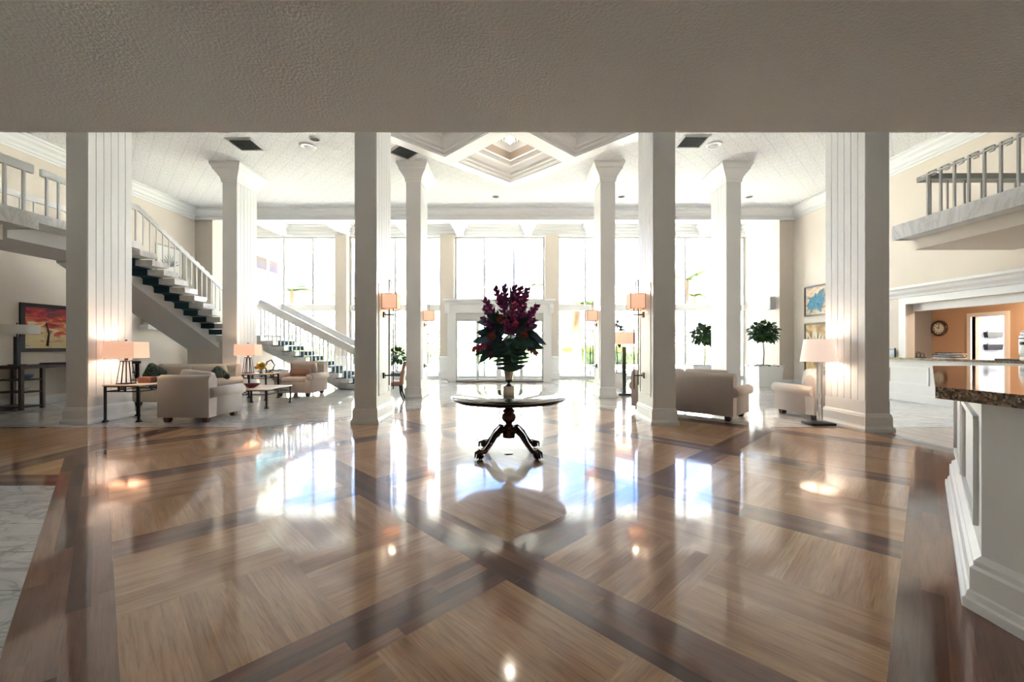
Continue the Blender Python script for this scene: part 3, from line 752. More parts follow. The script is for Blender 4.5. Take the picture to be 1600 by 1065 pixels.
def hedge(name, x0, x1, y0, y1, z0, z1, m, lab, n):
    h = MB(); 
    h.box(x0, x1, y0 + .1, y1 - .1, z0, z1 - .1)
    for k in range(n):
        x = rnd.uniform(x0, x1); z = rnd.uniform(z0, z1); y = y0 + rnd.uniform(0, .12)
        if rnd.random() < .35: z = z1 - rnd.uniform(0, .12); y = rnd.uniform(y0, y1)
        s = rnd.uniform(.05, .12); a = rnd.uniform(0, 3.14); b = rnd.uniform(-.8, .8)
        u = Vector((math.cos(a), .3 * b, math.sin(a))) * s; w = Vector((-math.sin(a), b, math.cos(a))) * s * .6; p = Vector((x, y, z))
        h.add([p - u, p - w * .6, p + u, p + w], [(0, 1, 2, 3)])
    o = h.build(name, m); tag(o, lab, 'hedge', kind='stuff'); return o
hedge('hedge', -22, 24, 27.4, 28.2, .2, 1.0, HEDGE, 'clipped green hedge along the driveway planter', 5200)
hedge('flowering_hedge', -22, 24, 28.3, 29.2, .2, 1.45, HEDGEY, 'yellow green flowering hedge behind the clipped hedge', 4200)
pl = MB().box(-24, 26, 26.9, 29.4, -.02, .22).build('planter_kerb', EXTW); tag(pl, 'low white planter kerb holding the hedges', 'planter')
def frond(mb, p, az, L, droop, width=.35, lift=.6, n=9):
    pts = []; d = Vector((math.cos(az), math.sin(az), 0))
    for k in range(n + 1):
        t = k / n; pts.append(Vector(p) + d * (L * t) + Vector((0, 0, lift * L * t - droop * L * t * t)))
    mb.tube(pts, [.03 * (1 - .8 * k / n) for k in range(n + 1)], 5)
    side = Vector((-d.y, d.x, 0))
    for k in range(1, n + 1):
        for u in range(6):
            t = (k - u / 6) / n; i = min(n - 1, int(t * n)); q = pts[i].lerp(pts[i + 1], t * n - i)
            wl_ = width * math.sin(math.pi * min(1, .18 + .8 * t)) + .05
            for s in (-1, 1):
                tip = q + side * (s * wl_) + d * (wl_ * .55) - Vector((0, 0, wl_ * .45))
                w = d * .045; mb.add([q - w, q + w, tip], [(0, 1, 2)])
def palm(x, y, h, r, nf, L, lab, trunk=True, z0=0.0, seed=0, droop=.75):
    rg = random.Random(seed); t = thing('palm_tree', lab, 'palm tree', (x, y, z0))
    pts = [(0.03 * math.sin(k * .9), 0, h * k / 8) for k in range(9)]
    tp = [(0.03 * math.sin(k * .3), 0, h * k / 26) for k in range(27)]
    MB().tube(tp, [r * (1.15 - .25 * k / 26) * (1 + .1 * (k % 2)) for k in range(27)], 10).build('trunk', BARK, t)
    for k in range(nf):
        m = MB(); frond(m, (pts[-1][0], 0, h), 2 * math.pi * k / nf + rg.uniform(-.2, .2), L * rg.uniform(.8, 1.1), droop * rg.uniform(.8, 1.3), .42 * L / 2, rg.uniform(.35, .95)); m.build('frond', PALMG, t)
palm(4.0, 26.2, 4.0, .27, 13, 2.6, 'palm with bare brown trunk growing by the driveway hedge', seed=1)
palm(-19.3, 36, 6.3, .2, 12, 3.0, 'tall palm beyond the garden wall next to the neighbouring balcony', seed=2)
palm(-17.0, 42, 6.0, .2, 12, 2.8, 'bushy palm just beside the tall palm near the neighbouring balcony', seed=3)
palm(1.6, 36, 6.5, .22, 13, 2.3, 'dense palm crown peeking over the white wall above the doorway', seed=4)
palm(6.4, 38, 6.3, .2, 10, 2.6, 'sparse palm fronds peeking over the white wall beside the doorway', seed=5)
palm(-5.2, 44, 6.9, .2, 10, 2.2, 'low palm tuft over the wall between door and sconce column', seed=6)
palm(-2.2, 53, 8.0, .2, 9, 2.4, 'thin palm fronds over the wall right above the bouquet', seed=12)
palm(-11.2, 40, 6.5, .2, 10, 2.3, 'dark palm tuft over the wall beside the nearer sconce shade', seed=7)
palm(15.1, 36, 7.2, .2, 13, 2.8, 'tall palm standing behind the glass mullion near the sofa', seed=8)
palm(18.6, 42.5, 6.6, .2, 12, 2.6, 'second palm leaning out behind the mullion near the sofa', seed=9)
palm(22.0, 37, 6.8, .2, 12, 2.6, 'palm crown partly hidden by the fluted column at the glass', seed=10)
# neighbouring wing with a teal glazed balcony
nb = thing('building_wing', 'beige neighbouring wing with a teal glass balcony', 'building', (-12.6, 20.5, 0))
def NB(m): return m.xf(Matrix.Translation((12.6, -20.5, 0)))
STUC = mat('beige_stucco', (236, 224, 210), .85)
NB(MB().box(-16, -13.0, YG + .2, 23.5, 0, 9)).build('wall', STUC, nb)
NB(MB().box(-13.0, -12.9, 19.9, 22.6, 3.8, 6.0)).build('balcony_door', mat('dark_glazing', (74, 60, 52), .2), nb)
NB(MB().box(-13.0, -12.86, 21.6, 21.75, 3.8, 6.0)).build('door_frame', STUC, nb)
NB(MB().box(-13.0, -11.9, YG + .2, 21.5, 3.55, 3.8)).build('balcony_slab', EXTW, nb)
NB(MB().box(-13.0, -11.8, YG + .2, 23.5, 6.1, 6.4)).build('balcony_slab', EXTW, nb)
for y0, y1 in ((18.85, 20.1), (20.16, 21.42)): NB(MB().box(-11.96, -11.93, y0, y1, 3.9, 4.95)).build('pane', TEALG, nb)
for y in (18.82, 20.13, 21.45): NB(MB().box(-11.98, -11.9, y - .03, y + .03, 3.8, 5.05)).build('post', EXTW, nb)
NB(MB().box(-11.98, -11.9, 18.8, 21.48, 4.97, 5.07)).build('top_rail', EXTW, nb)

# ================================================================== SEATING
def arm_profile(s, w):
    """section of a rolled arm in (x, z); s is the outward direction, x=0 the inner face"""
    pts = [(0, .10), (w * .78, .10), (w * .78, .46)]
    cx, cz, r = w * .62, .55, .115
    for k in range(11):
        a = -math.radians(35) + math.radians(225) * k / 10; pts.append((cx + r * math.cos(a), cz + r * math.sin(a)))
    pts.append((0, .50))
    return [(s * x, z) for x, z in pts]
def seat_unit(name, lab, cat, loc, rz, w, d, ncush, hb=.86, fab=None, foot=None, back_cush=True, grp=None, tilt=None):
    """upholstered seat facing local +Y, back at -Y, origin on the floor under its centre"""
    fab = fab or FABRIC; foot = foot or ESPRESSO
    t = thing(name, lab, cat, loc, rz, grp); aw = .2; iw = w - 2 * aw
    MB().rbox((0, .02, .255), (iw + .02, d - .06, .31), .03).build('base', fab, t)
    for s in (-1, 1):
        m = MB().extrude([(s * iw / 2 + x, z) for x, z in arm_profile(s, aw)], 'y', -d / 2 + .03, d / 2, True)
        m.build('arm', fab, t)
        MB().lathe([(.001, 0), (.085, 0), (.085, .012), (.001, .014)], seg=18, cap=False).xf(Matrix.Translation((s * (iw / 2 + aw * .62), d / 2, .55)) @ Matrix.Rotation(-math.pi / 2, 4, 'X')).build('arm_front', fab, t)
    bw = w - .08
    prof = [(-d / 2, .10), (-d / 2 + .2, .10), (-d / 2 + .22, hb - .12)]
    for k in range(9):
        a = math.radians(-20) + math.radians(200) * k / 8; prof.append((-d / 2 + .105 + .11 * math.cos(a), hb - .11 + .11 * math.sin(a)))
    MB().extrude(prof, 'x', -bw / 2, bw / 2, True).build('backrest', fab, t)
    cw = iw / ncush
    for k in range(ncush):
        x = -iw / 2 + cw * (k + .5)
        MB().rbox((x, .09, .47), (cw - .01, d - .22, .15), .05, puff=.02).build('seat_cushion', fab, t)
        if back_cush:
            M = Matrix.Rotation(math.radians(-14), 4, 'X')
            if tilt and k == 0: M = Matrix.Rotation(math.radians(tilt), 4, 'Y') @ M
            MB().rbox((x, -d / 2 + .31, .74), (cw - .02, .18, .46), .07, M, puff=.04).build('back_cushion', fab, t)
    for sx in (-1, 1):
        for sy in (-1, 1):
            MB().rectloft(sx * (w / 2 - .16) - .05, sx * (w / 2 - .16) + .05, sy * (d / 2 - .1) - .05, sy * (d / 2 - .1) + .05, [(-.012, 0), (0, .04), (0, .11)]).build('foot', foot, t)
    return t
CHERRY = mat('cherry_wood', (92, 52, 42), .4)
a1 = seat_unit('armchair', 'oatmeal armchair seen from behind, beside the end table with the wire lamp', 'armchair', (-6.2, 8.23, 0), 0, 1.05, .96, 1, .90, foot=CHERRY, tilt=6)
a2 = seat_unit('armchair', 'beige armchair with a brown lumbar pillow in front of the stairs', 'armchair', (-6.28, 12.25, 0), math.pi, 1.12, 1.05, 1, .98, fab=mat('sand_fabric', (206, 188, 176), .9, bump=.35, bscale=260))
a3 = seat_unit('armchair', 'oatmeal armchair with a round white pillow beside the chrome floor lamp', 'armchair', (6.22, 8.55, 0), math.radians(9), 1.05, 1.0, 1, .88)
s1 = seat_unit('sofa', 'cream sofa with patterned pillows below the staircase', 'sofa', (-8.15, 10.35, 0), math.pi, 2.1, .98, 2, .98, fab=FABRIC2)
s2 = seat_unit('sofa', 'oatmeal sofa standing at an angle with its back to the round table', 'sofa', (3.42 + .33, 8.55 + .34, 0), -math.pi / 4, 2.2, .98, 2, .92)
# loose pillows
def pillow(lab, loc, size, rot, m, cat='pillow'):
    o = MB().rbox((0, 0, 0), size, min(size) * .49, puff=.05, steps=3).build('throw_pillow', m, None, loc, rot); return tag(o, lab, cat)
PAT = mat_blobs('leaf_print', [(.35, lin(24, 34, 36)), (.45, lin(52, 70, 60)), (.52, lin(120, 128, 96)), (.58, lin(30, 44, 52)), (.66, lin(84, 120, 150)), (.75, lin(22, 30, 30))], 5)
pillow('patterned green square pillow leaning on the sofa arm beside the wire lamp', (-8.93, 10.28, .74), (.46, .16, .46), (.25, .6, .15), PAT)
pillow('patterned green square pillow at the sofa end beside the column', (-7.32, 10.25, .68), (.46, .16, .42), (.3, -.75, -.2), PAT)
pillow('brown suede lumbar pillow on the armchair before the stairs', (-6.28, 12.2, .66), (.62, .15, .24), (.15, 0, 0), mat('brown_suede', (160, 124, 106), .9, bump=.3, bscale=200))
pillow('round white pillow propped on the armchair by the chrome lamp', (6.0, 8.27, .80), (.42, .15, .40), (.2, .0, .3), mat('white_linen', (238, 232, 226), .9))
# side chair with wooden arms
ch = thing('side_chair', 'tan upholstered side chair with dark curved legs between the white columns', 'chair', (-3.30, 11.15, 0), math.radians(100))
TAN = mat('tan_leather', (176, 130, 108), .5, var=.1)
MB().rbox((0, .02, .44), (.52, .5, .12), .04, puff=.02).build('seat', TAN, ch)
m = MB()
prof = []
for k in range(9):
    t = k / 8; prof.append((-.24 - .10 * t * t, .40 + .62 * t))
poly = prof + [(y - .07, z) for y, z in prof[::-1]]
m.extrude(poly, 'x', -.25, .25, True).build('backrest', TAN, ch)
for s in (-1, 1):
    MB().tube([(s * .23, .24, 0), (s * .23, .25, .2), (s * .23, .24, .42)], [.016, .022, .028], 8).build('leg', BLACK, ch)
    MB().tube([(s * .22, -.34, 0), (s * .22, -.27, .2), (s * .22, -.25, .42)], [.018, .024, .03], 8).build('leg', BLACK, ch)
    MB().tube([(s * .27, -.26, .66), (s * .28, 0, .67), (s * .28, .17, .66), (s * .27, .19, .62), (s * .265, .15, .42)], .018, 8).build('arm', BLACK, ch)

# ================================================================== IRON TABLES
TOPM = mat('cream_stone', (226, 214, 202), .3, var=.05)
def iron_table(lab, loc, sx, sy, h, cat='end table', grp=None):
    t = thing('iron_table', lab, cat, loc, 0, grp); a, b = sx / 2, sy / 2
    MB().rbox((0, 0, h - .015), (sx + .03, sy + .03, .03), .012).build('tabletop', TOPM, t)
    for x in (-a + .02, a - .02):
        for y in (-b + .02, b - .02):
            l = MB().box(x - .016, x + .016, y - .016, y + .016, .01, h - .03); l.rectloft(x - .02, x + .02, y - .02, y + .02, [(.018, 0), (.014, .015), (0, .04)]); l.build('leg', IRON, t)
    for y in (-b + .02, b - .02):
        m = MB()
        m.box(-a + .02, a - .02, y - .01, y + .01, h - .05, h - .03); m.box(-a + .02, a - .02, y - .01, y + .01, h - .14, h - .12)
        for s in (-.07, .07): m.box(s - .008, s + .008, y - .008, y + .008, h - .12, h - .05)
        m.beam((-.07, y, h - .12), (.07, y, h - .05), .014, .014); m.beam((-.07, y, h - .05), (.07, y, h - .12), .014, .014)
        m.build('apron', IRON, t)
    for x in (-a + .02, a - .02):
        m = MB()
        m.box(x - .01, x + .01, -b + .02, b - .02, h - .05, h - .03); m.box(x - .01, x + .01, -b + .02, b - .02, h - .14, h - .12)
        m.beam((x, -.07, h - .12), (x, .07, h - .05), .014, .014); m.beam((x, -.07, h - .05), (x, .07, h - .12), .014, .014)
        for s in (-.07, .07): m.box(x - .008, x + .008, s - .008, s + .008, h - .12, h - .05)
        m.build('apron', IRON, t)
iron_table('black iron end table with cream stone top against the fluted column', (-7.45, 8.2, 0), .68, .72, .71)
iron_table('black iron end table holding the lamp and gold sculpture before the stairs', (-6.98, 11.25, 0), .86, .62, .71)
iron_table('low black iron coffee table with cream stone top and red bowl', (-6.2, 10.05, 0), 1.04, 1.06, .45, 'coffee table')
# table lamps with a cage of rods
def cage_lamp(lab, loc, sh=(.3, .3), k=1.0):
    t = thing('table_lamp', lab, 'lamp', loc)
    MB().rbox((0, 0, .012), (.2 * k, .2 * k, .02), .008).build('base', BRONZE, t)
    for sx in (-1, 0, 1):
        for sy in (-1, 0, 1):
            if sx or sy: MB().beam((sx * .095 * k, sy * .095 * k, .0), (sx * .055 * k, sy * .055 * k, .42 * k), .011, .011).build('rod', BRONZE, t)
    MB().rbox((0, 0, .425 * k), (.13 * k, .13 * k, .02), .008).build('collar', BRONZE, t)
    MB().lathe([(.028, .43 * k), (.028, .5 * k)], seg=10).build('socket', BRONZE, t)
    z0 = .48 * k; z1 = z0 + sh[1]; r = sh[0]
    m = MB(); pts = [(-r, -.17), (r, -.17), (r, .17), (-r, .17)]
    m.add([(x, y, z0) for x, y in pts] + [(x * .96, y * .96, z1) for x, y in pts], [(i, (i + 1) % 4, 4 + (i + 1) % 4, 4 + i) for i in range(4)])
    m.build('lamp_shade', SHADE, t)
    MB().ball((0, 0, z1 + .03), .018, 8, 6).build('finial', BRONZE, t)
    light('lamp_light', 'POINT', (0, 0, (z0 + z1) / 2), 2.2, t, (1, .8, .6), .08)
cage_lamp('wire cage table lamp with peach shade on the end table by the column', (-7.50, 8.0, .71), (.305, .31), 1.05)
cage_lamp('wire cage table lamp with peach shade beside the gold sculpture', (-7.14, 11.12, .71), (.28, .30), 1.0)
# box and photo frame
bx = MB().rbox((0, 0, .06), (.24, .16, .12), .01).build('wooden_box', mat('carved_wood', (124, 84, 64), .6, bump=.6, bscale=60, var=.3, vscale=30), None, (-7.34, 8.28, .71), (0, 0, .1)); tag(bx, 'small carved brown wooden box on the end table', 'box')
pf = thing('photo_frame', 'small picture frame lying beside the carved box', 'picture frame', (-7.16, 8.38, .71))
MB().rbox((0, 0, .06), (.2, .03, .12), .008).build('frame', mat('grey_frame', (190, 180, 166), .5), pf); MB().box(-.075, .075, -.018, -.014, .02, .1).build('picture', mat_blobs('tiny_print', [(.4, lin(90, 60, 50)), (.6, lin(190, 160, 140))], 4), pf)
bw = thing('bowl', 'dark red boat shaped bowl on the coffee table', 'bowl', (-6.25, 9.85, .45))
m = MB(); RED = mat('red_lacquer', (116, 40, 44), .3)
prof = [(.05, 0), (.1, .02), (.17, .07), (.19, .1), (.175, .1), (.15, .07), (.08, .03), (.001, .025)]
m.lathe(prof, seg=24, cap=False).xf(Matrix.Diagonal((1.05, .75, 1, 1))).build('bowl_body', RED, bw)
MB().lathe([(.06, 0), (.06, .012)], seg=18).build('foot_ring', RED, bw)
bk = MB().rbox((0, 0, .012), (.22, .3, .024), .004).build('book', mat('white_book', (232, 226, 222), .5), None, (-6.5, 10.2, .45), (0, 0, .5)); tag(bk, 'white book lying on the coffee table beside the bowl', 'book')
# sculptures
gb = thing('gold_sculpture', 'round gold shell sculpture on the end table before the stairs', 'sculpture', (-6.78, 11.1, .71))
GOLD = mat('gold_leaf', (196, 152, 64), .25, .8)
MB().lathe([(.05, 0), (.05, .02), (.01, .03), (.01, .1)], seg=14).build('stand', BLACK, gb)
m = MB(); m.ball((0, 0, .2), (.12, .09, .11), 16, 10); m.ball((-.1, -.02, .16), (.07, .05, .05), 12, 8); m.build('shell', GOLD, gb)
ks = thing('knot_sculpture', 'black angular open frame sculpture on a gold foot', 'sculpture', (-6.62, 11.2, .71))
MB().rbox((0, 0, .015), (.18, .1, .03), .008).build('base', GOLD, ks)
MB().tube([(-.06, 0, .03), (-.13, .03, .16), (-.07, .02, .3), (.06, -.02, .36), (.15, 0, .22), (.08, .03, .09), (-.02, 0, .03)], .017, 8).build('frame', BLACK, ks)

# ================================================================== CENTRE TABLE, VASE, BOUQUET
ct = thing('round_table', 'round mahogany pedestal table with a glass top and claw feet', 'table', (-.06, 5.6, 0))
sc_ = MB(); n = 72; rad = []
vs_ = []; 
for k in range(n):
    a = 2 * math.pi * k / n; rad.append(.755 + .018 * max(-.4, math.cos(8 * a)))
prof = [(-.09, .735), (-.03, .715), (.0, .725), (.012, .74), (.012, .752), (0, .757)]
for d, z in prof: vs_ += [((rad[k] + d) * math.cos(2 * math.pi * k / n), (rad[k] + d) * math.sin(2 * math.pi * k / n), z) for k in range(n)]
fs_ = [(i * n + k, i * n + (k + 1) % n, (i + 1) * n + (k + 1) % n, (i + 1) * n + k) for i in range(len(prof) - 1) for k in range(n)]
sc_.add(vs_, fs_, True); sc_.add(vs_[-n:], [tuple(range(n))]); sc_.add(vs_[:n], [tuple(range(n - 1, -1, -1))])
sc_.build('wooden_top', DARKWOOD, ct)
def mat_tabletop():
    m, N, L, b = nodes_of('glass_tabletop', .02, 1.0)
    b.inputs['Base Color'].default_value = lin(44, 40, 36); b.inputs['IOR'].default_value = 1.9; b.inputs['Specular IOR Level'].default_value = 1.0; b.inputs['Coat Roughness'].default_value = .01
    return m
MB().lathe([(.001, .757), (.775, .757), (.78, .762), (.775, .768), (.001, .768)], seg=72, cap=False).build('glass_plate', mat_tabletop(), ct)
MB().lathe([(.06, .30), (.085, .34), (.07, .37), (.045, .39), (.05, .41), (.085, .44), (.10, .48), (.095, .52), (.07, .545), (.085, .56), (.085, .575), (.055, .60), (.06, .66), (.065, .72)], seg=28).build('pedestal', DARKWOOD, ct)
MB().lathe([(.03, .2), (.085, .21), (.09, .32), (.06, .34)], seg=10, smooth=False).build('hub', DARKWOOD, ct)
for sx in (-1, 1):
    for sy in (-1, 1):
        m = MB(); d = Vector((sx * .36, sy * .31, 0)).normalized(); L = math.hypot(.36, .31)
        pts = [d * .05 + Vector((0, 0, .31)), d * .14 + Vector((0, 0, .33)), d * .24 + Vector((0, 0, .26)), d * .32 + Vector((0, 0, .16)), d * .40 + Vector((0, 0, .085)), d * L + Vector((0, 0, .07))]
        m.tube(pts, [.05, .05, .042, .034, .03, .034], 10)
        lg = m.build('leg', DARKWOOD, ct)
        f = MB(); f.ball(d * L + Vector((0, 0, .05)), .05, 12, 8)
        sd = Vector((-d.y, d.x, 0))
        for k in (-1, 0, 1):
            f.tube([d * (L - .02) + sd * (k * .035) + Vector((0, 0, .1)), d * (L + .045) + sd * (k * .045) + Vector((0, 0, .075)), d * (L + .055) + sd * (k * .045) + Vector((0, 0, .012))], [.02, .018, .009], 6)
        f.build('claw_foot', DARKWOOD, lg)
vz_ = thing('vase', 'tall silver trumpet vase on a drum base on the round table', 'vase', (-.06, 5.6, .768))
MB().lathe([(.078, 0), (.08, .01), (.08, .13), (.076, .14), (.001, .14)], seg=28).build('drum_base', PEWTER, vz_)
MB().lathe([(.07, .14), (.045, .15), (.02, .17), (.02, .19), (.05, .205), (.055, .22), (.05, .23)], seg=24).build('neck', mat('dark_pewter', (110, 104, 98), .25, 1.0), vz_)
MB().lathe([(.05, .23), (.062, .3), (.074, .42), (.085, .5), (.09, .52), (.082, .52), (.06, .45)], seg=28, cap=False).build('cup', PEWTER, vz_)
bq = thing('flower_bouquet', 'tropical bouquet of magenta gingers and teal leaves in the silver vase', 'bouquet', (-.06, 5.6, 1.2))
rg = random.Random(21)
MAG = mat('magenta_petal', (178, 76, 142), .55, var=.35, vscale=25); PINK = mat('pink_petal', (212, 84, 144), .55, var=.2, vscale=25); TLEAF = mat('teal_leaf', (54, 108, 112), .4, var=.35, vscale=10); DLEAF = mat('dark_leaf', (34, 76, 66), .35, var=.3, vscale=8)
BLEAF = mat('blue_leaf', (86, 120, 144), .45, var=.3, vscale=10)
PURP = mat('purple_bract', (156, 96, 156), .55, var=.3, vscale=20); RUST = mat('rust_petal', (150, 86, 70), .6)
def leaf_blade(mb, p, d, L, W, up, bend=.25, n=7):
    d = Vector(d).normalized(); s = d.cross(Vector(up)).normalized(); u = s.cross(d); row = []
    for k in range(n + 1):
        t = k / n; w = W * math.sin(math.pi * min(1, t * .95 + .05)) ** .8; c = Vector(p) + d * (L * t) - Vector((0, 0, bend * L * t * t))
        row.append((c - s * w + u * w * .3, c, c + s * w + u * w * .3))
    vs = [q for r in row for q in r]; fs = []
    for k in range(n):
        a = 3 * k; fs += [(a, a + 1, a + 4, a + 3), (a + 1, a + 2, a + 5, a + 4)]
    mb.add(vs, fs, True)
def ginger(tip, base, m, sz=1.0):
    tip = Vector(tip); base = Vector(base); d = (tip - base).normalized(); mb = MB(); stem = MB()
    stem.tube([base, base.lerp(tip, .5), tip - d * .2 * sz], .008, 6)
    a = d.orthogonal().normalized(); b = d.cross(a)
    for k in range(30):
        t = k / 29; q = k * 2.4; r = .062 * sz * (1 - .6 * t); o = (a * math.cos(q) + b * math.sin(q)); c = tip - d * (.24 * sz * (1 - t))
        e = c + o * (r + .03 * sz) + d * .05 * sz; s = d.cross(o).normalized() * .03 * sz
        mb.add([c + o * .004 - s * .5, c + o * .004 + s * .5, c + o * r * .8 + s + d * .02 * sz, e, c + o * r * .8 - s + d * .02 * sz], [(0, 1, 2, 3, 4)])
    mb.tube([tip - d * .24 * sz, tip], [.022 * sz, .008 * sz], 7)
    o = mb.build('flower', m, bq); stem.build('stem', DLEAF, o)
PX = .00868
def bp(px, py, dy=0.0): return ((px - 795) * PX, dy, (619 - py) * PX + .765 - 1.2)     # bouquet sketch units: 8.7 mm
for (tx, ty, bx_, by_, dy, m, s) in [(775, 452, 792, 500, -.05, MAG, 1.1), (788, 448, 794, 500, .05, PURP, 1.15), (804, 449, 796, 500, .0, PURP, 1.1), (813, 452, 798, 500, -.06, MAG, 1.15), (824, 452, 800, 502, .04, PURP, 1.1), (822, 465, 800, 505, -.1, MAG, 1.0), (782, 466, 793, 505, -.12, MAG, 1.05),
        (759, 470, 788, 515, -.08, MAG, 1.1), (757, 482, 786, 520, -.02, MAG, .95), (838, 479, 804, 515, -.06, MAG, 1.05), (833, 488, 804, 520, .05, MAG, .95), (756, 498, 785, 525, -.12, PURP, 1.0), (835, 500, 806, 525, -.1, MAG, .95),
        (742, 545, 788, 528, -.1, PINK, 1.0), (770, 552, 792, 530, -.18, PINK, .9), (838, 552, 802, 530, -.06, MAG, .85), (803, 478, 797, 520, -.2, PINK, .9), (818, 482, 799, 520, -.22, MAG, .95), (792, 505, 795, 530, -.3, MAG, .85), (806, 506, 797, 530, -.3, PINK, .8)]:
    ginger(bp(tx, ty, dy), bp(bx_, by_, dy * .3), m, s)
for (cx, cy, dy, r) in [(783, 500, -.2, .055), (769, 525, -.15, .055), (818, 523, -.15, .055), (781, 496, .1, .05)]:
    m = MB()
    for k in range(9):
        q = 2 * math.pi * k / 9; leaf_blade(m, Vector(bp(cx, cy, dy)), (math.cos(q), -.5, math.sin(q)), r * 1.3, r * .35, (0, -1, 0), 0, 4)
    m.ball(bp(cx, cy, dy), r * .55, 10, 7); m.build('flower', RUST, bq)
for k in range(70):
    q = rg.uniform(0, 6.283); el = rg.uniform(-.5, 1.0); d = Vector((math.cos(q) * math.cos(el), .8 * math.sin(q) * math.cos(el), math.sin(el)))
    p0 = Vector(bp(795, 525)) + Vector((d.x * .1, d.y * .1, d.z * .18)); L = rg.uniform(.2, .42); m = MB()
    leaf_blade(m, p0, d, L, L * rg.uniform(.12, .24), (rg.uniform(-.3, .3), -1, .5), rg.uniform(0, .5)); m.build('leaf', rg.choice([TLEAF, BLEAF, DLEAF]), bq)
for (x, y, L) in [(742, 520, .4), (748, 508, .3), (852, 517, .42), (846, 530, .4), (757, 527, .32), (765, 560, .3), (833, 512, .3), (775, 570, .25)]:
    m = MB(); p0 = Vector(bp(795, 522, -.05)); tgt = Vector(bp(x, y, -.1)); leaf_blade(m, p0, tgt - p0, (tgt - p0).length, .022, (0, -.3, 1), .05); m.build('leaf', DLEAF, bq)
# split monstera leaf
m = MB(); c0 = Vector(bp(796, 529, -.3)); tipd = Vector((.10, -.10, -1)).normalized(); sd = Vector((1, 0, .10)).normalized(); L = .43; NB_ = 64
outline = []
for k in range(NB_ + 1):
    q = math.pi * 2 * k / NB_; w = .235 * math.sin(q); t = (1 - math.cos(q)) / 2
    cut = 1.0
    ph = (abs(q - math.pi) * 3.3) % 1.0
    if .18 < t < .97 and ph < .24: cut = .38
    outline.append(c0 + tipd * (L * (.5 + (t - .5) * (cut if t > .9 else 1))) + sd * (w * cut) + tipd * (.06 * (1 - t) * abs(math.sin(q))) + Vector((0, .05 * abs(math.sin(q)) ** 2, 0)))
for k in range(NB_):
    t = (1 - math.cos(math.pi * 2 * (k + .5) / NB_)) / 2; mid = c0 + tipd * (L * t * .97)
    t2 = (1 - math.cos(math.pi * 2 * (k) / NB_)) / 2; t3 = (1 - math.cos(math.pi * 2 * (k + 1) / NB_)) / 2
    m.add([c0 + tipd * (L * t2 * .97), c0 + tipd * (L * t3 * .97), outline[k + 1], outline[k]], [(0, 1, 2, 3)])
m.build('monstera_leaf', DLEAF, bq)
m = MB()
for k, (x, y) in enumerate([(797, 440), (798, 448), (799, 452)]): m.tube([bp(796, 530), bp(x, y, .05 * k)], .006, 5)
m.build('stem', mat('pale_stem', (150, 150, 130), .6), bq)

# ================================================================== LAMPS ON THE FLOOR
fl_ = thing('floor_lamp', 'chrome floor lamp with ivory shade in front of the fluted column', 'lamp', (5.62, 7.6, 0))
MB().rbox((0, 0, .025), (.44, .3, .045), .008).build('base', BLACK, fl_)
MB().box(-.022, .022, -.022, .022, .045, 1.3).build('pole', CHROME, fl_); MB().box(.05, .062, -.03, .03, .045, 1.15).build('side_bar', CHROME, fl_)
MB().lathe([(.285, 1.16), (.225, 1.57)], seg=40, cap=False).build('lamp_shade', SHADEW, fl_)
light('lamp_light', 'POINT', (0, 0, 1.36), 2.4, fl_, (1, .85, .7), .09)
f2 = thing('floor_lamp', 'dark post floor lamp with peach drum shade behind the sofa', 'lamp', (3.27, 12.2, 0))
MB().rbox((0, 0, .03), (.4, .4, .06), .012).build('base', BLACK, f2)
MB().box(-.05, .05, -.05, .05, .06, 1.42).build('pole', mat('olive_post', (56, 56, 48), .5), f2)
MB().lathe([(.015, 1.42), (.015, 1.56)], seg=8).build('stem', CHROME, f2)
MB().lathe([(.34, 1.5), (.32, 1.85)], seg=36, cap=False).build('lamp_shade', SHADE, f2)
light('lamp_light', 'POINT', (0, 0, 1.68), 2.2, f2, (1, .8, .6), .09)

# ================================================================== PLANTERS AND TREES
SOIL = mat('soil', (60, 48, 40), .95)
def planter(lab, x, y, w, h):
    t = thing('planter', lab, 'planter', (x, y, 0)); a = w / 2
    MB().rectloft(-a, a, -a, a, [(-.05, 0), (-.04, .08), (0, h - .05), (.02, h - .05), (.02, h), (-.03, h), (-.03, h - .04)], cap=False).build('box', WHITE2, t)
    MB().box(-a + .03, a - .03, -a + .03, a - .03, h - .1, h - .04).build('soil', SOIL, t)
    m = MB(); r = random.Random(int(x * 100))
    for k in range(150):
        p = Vector((r.uniform(-a, a), r.uniform(-a, a), h - .05)); q = r.uniform(0, 6.28); leaf_blade(m, p, (math.cos(q), math.sin(q), r.uniform(.2, .9)), r.uniform(.1, .2), .045, (0, 0, 1), .3, 3)
    m.build('foliage', mat('ground_cover', (52, 84, 44), .5, var=.4, vscale=8), t)
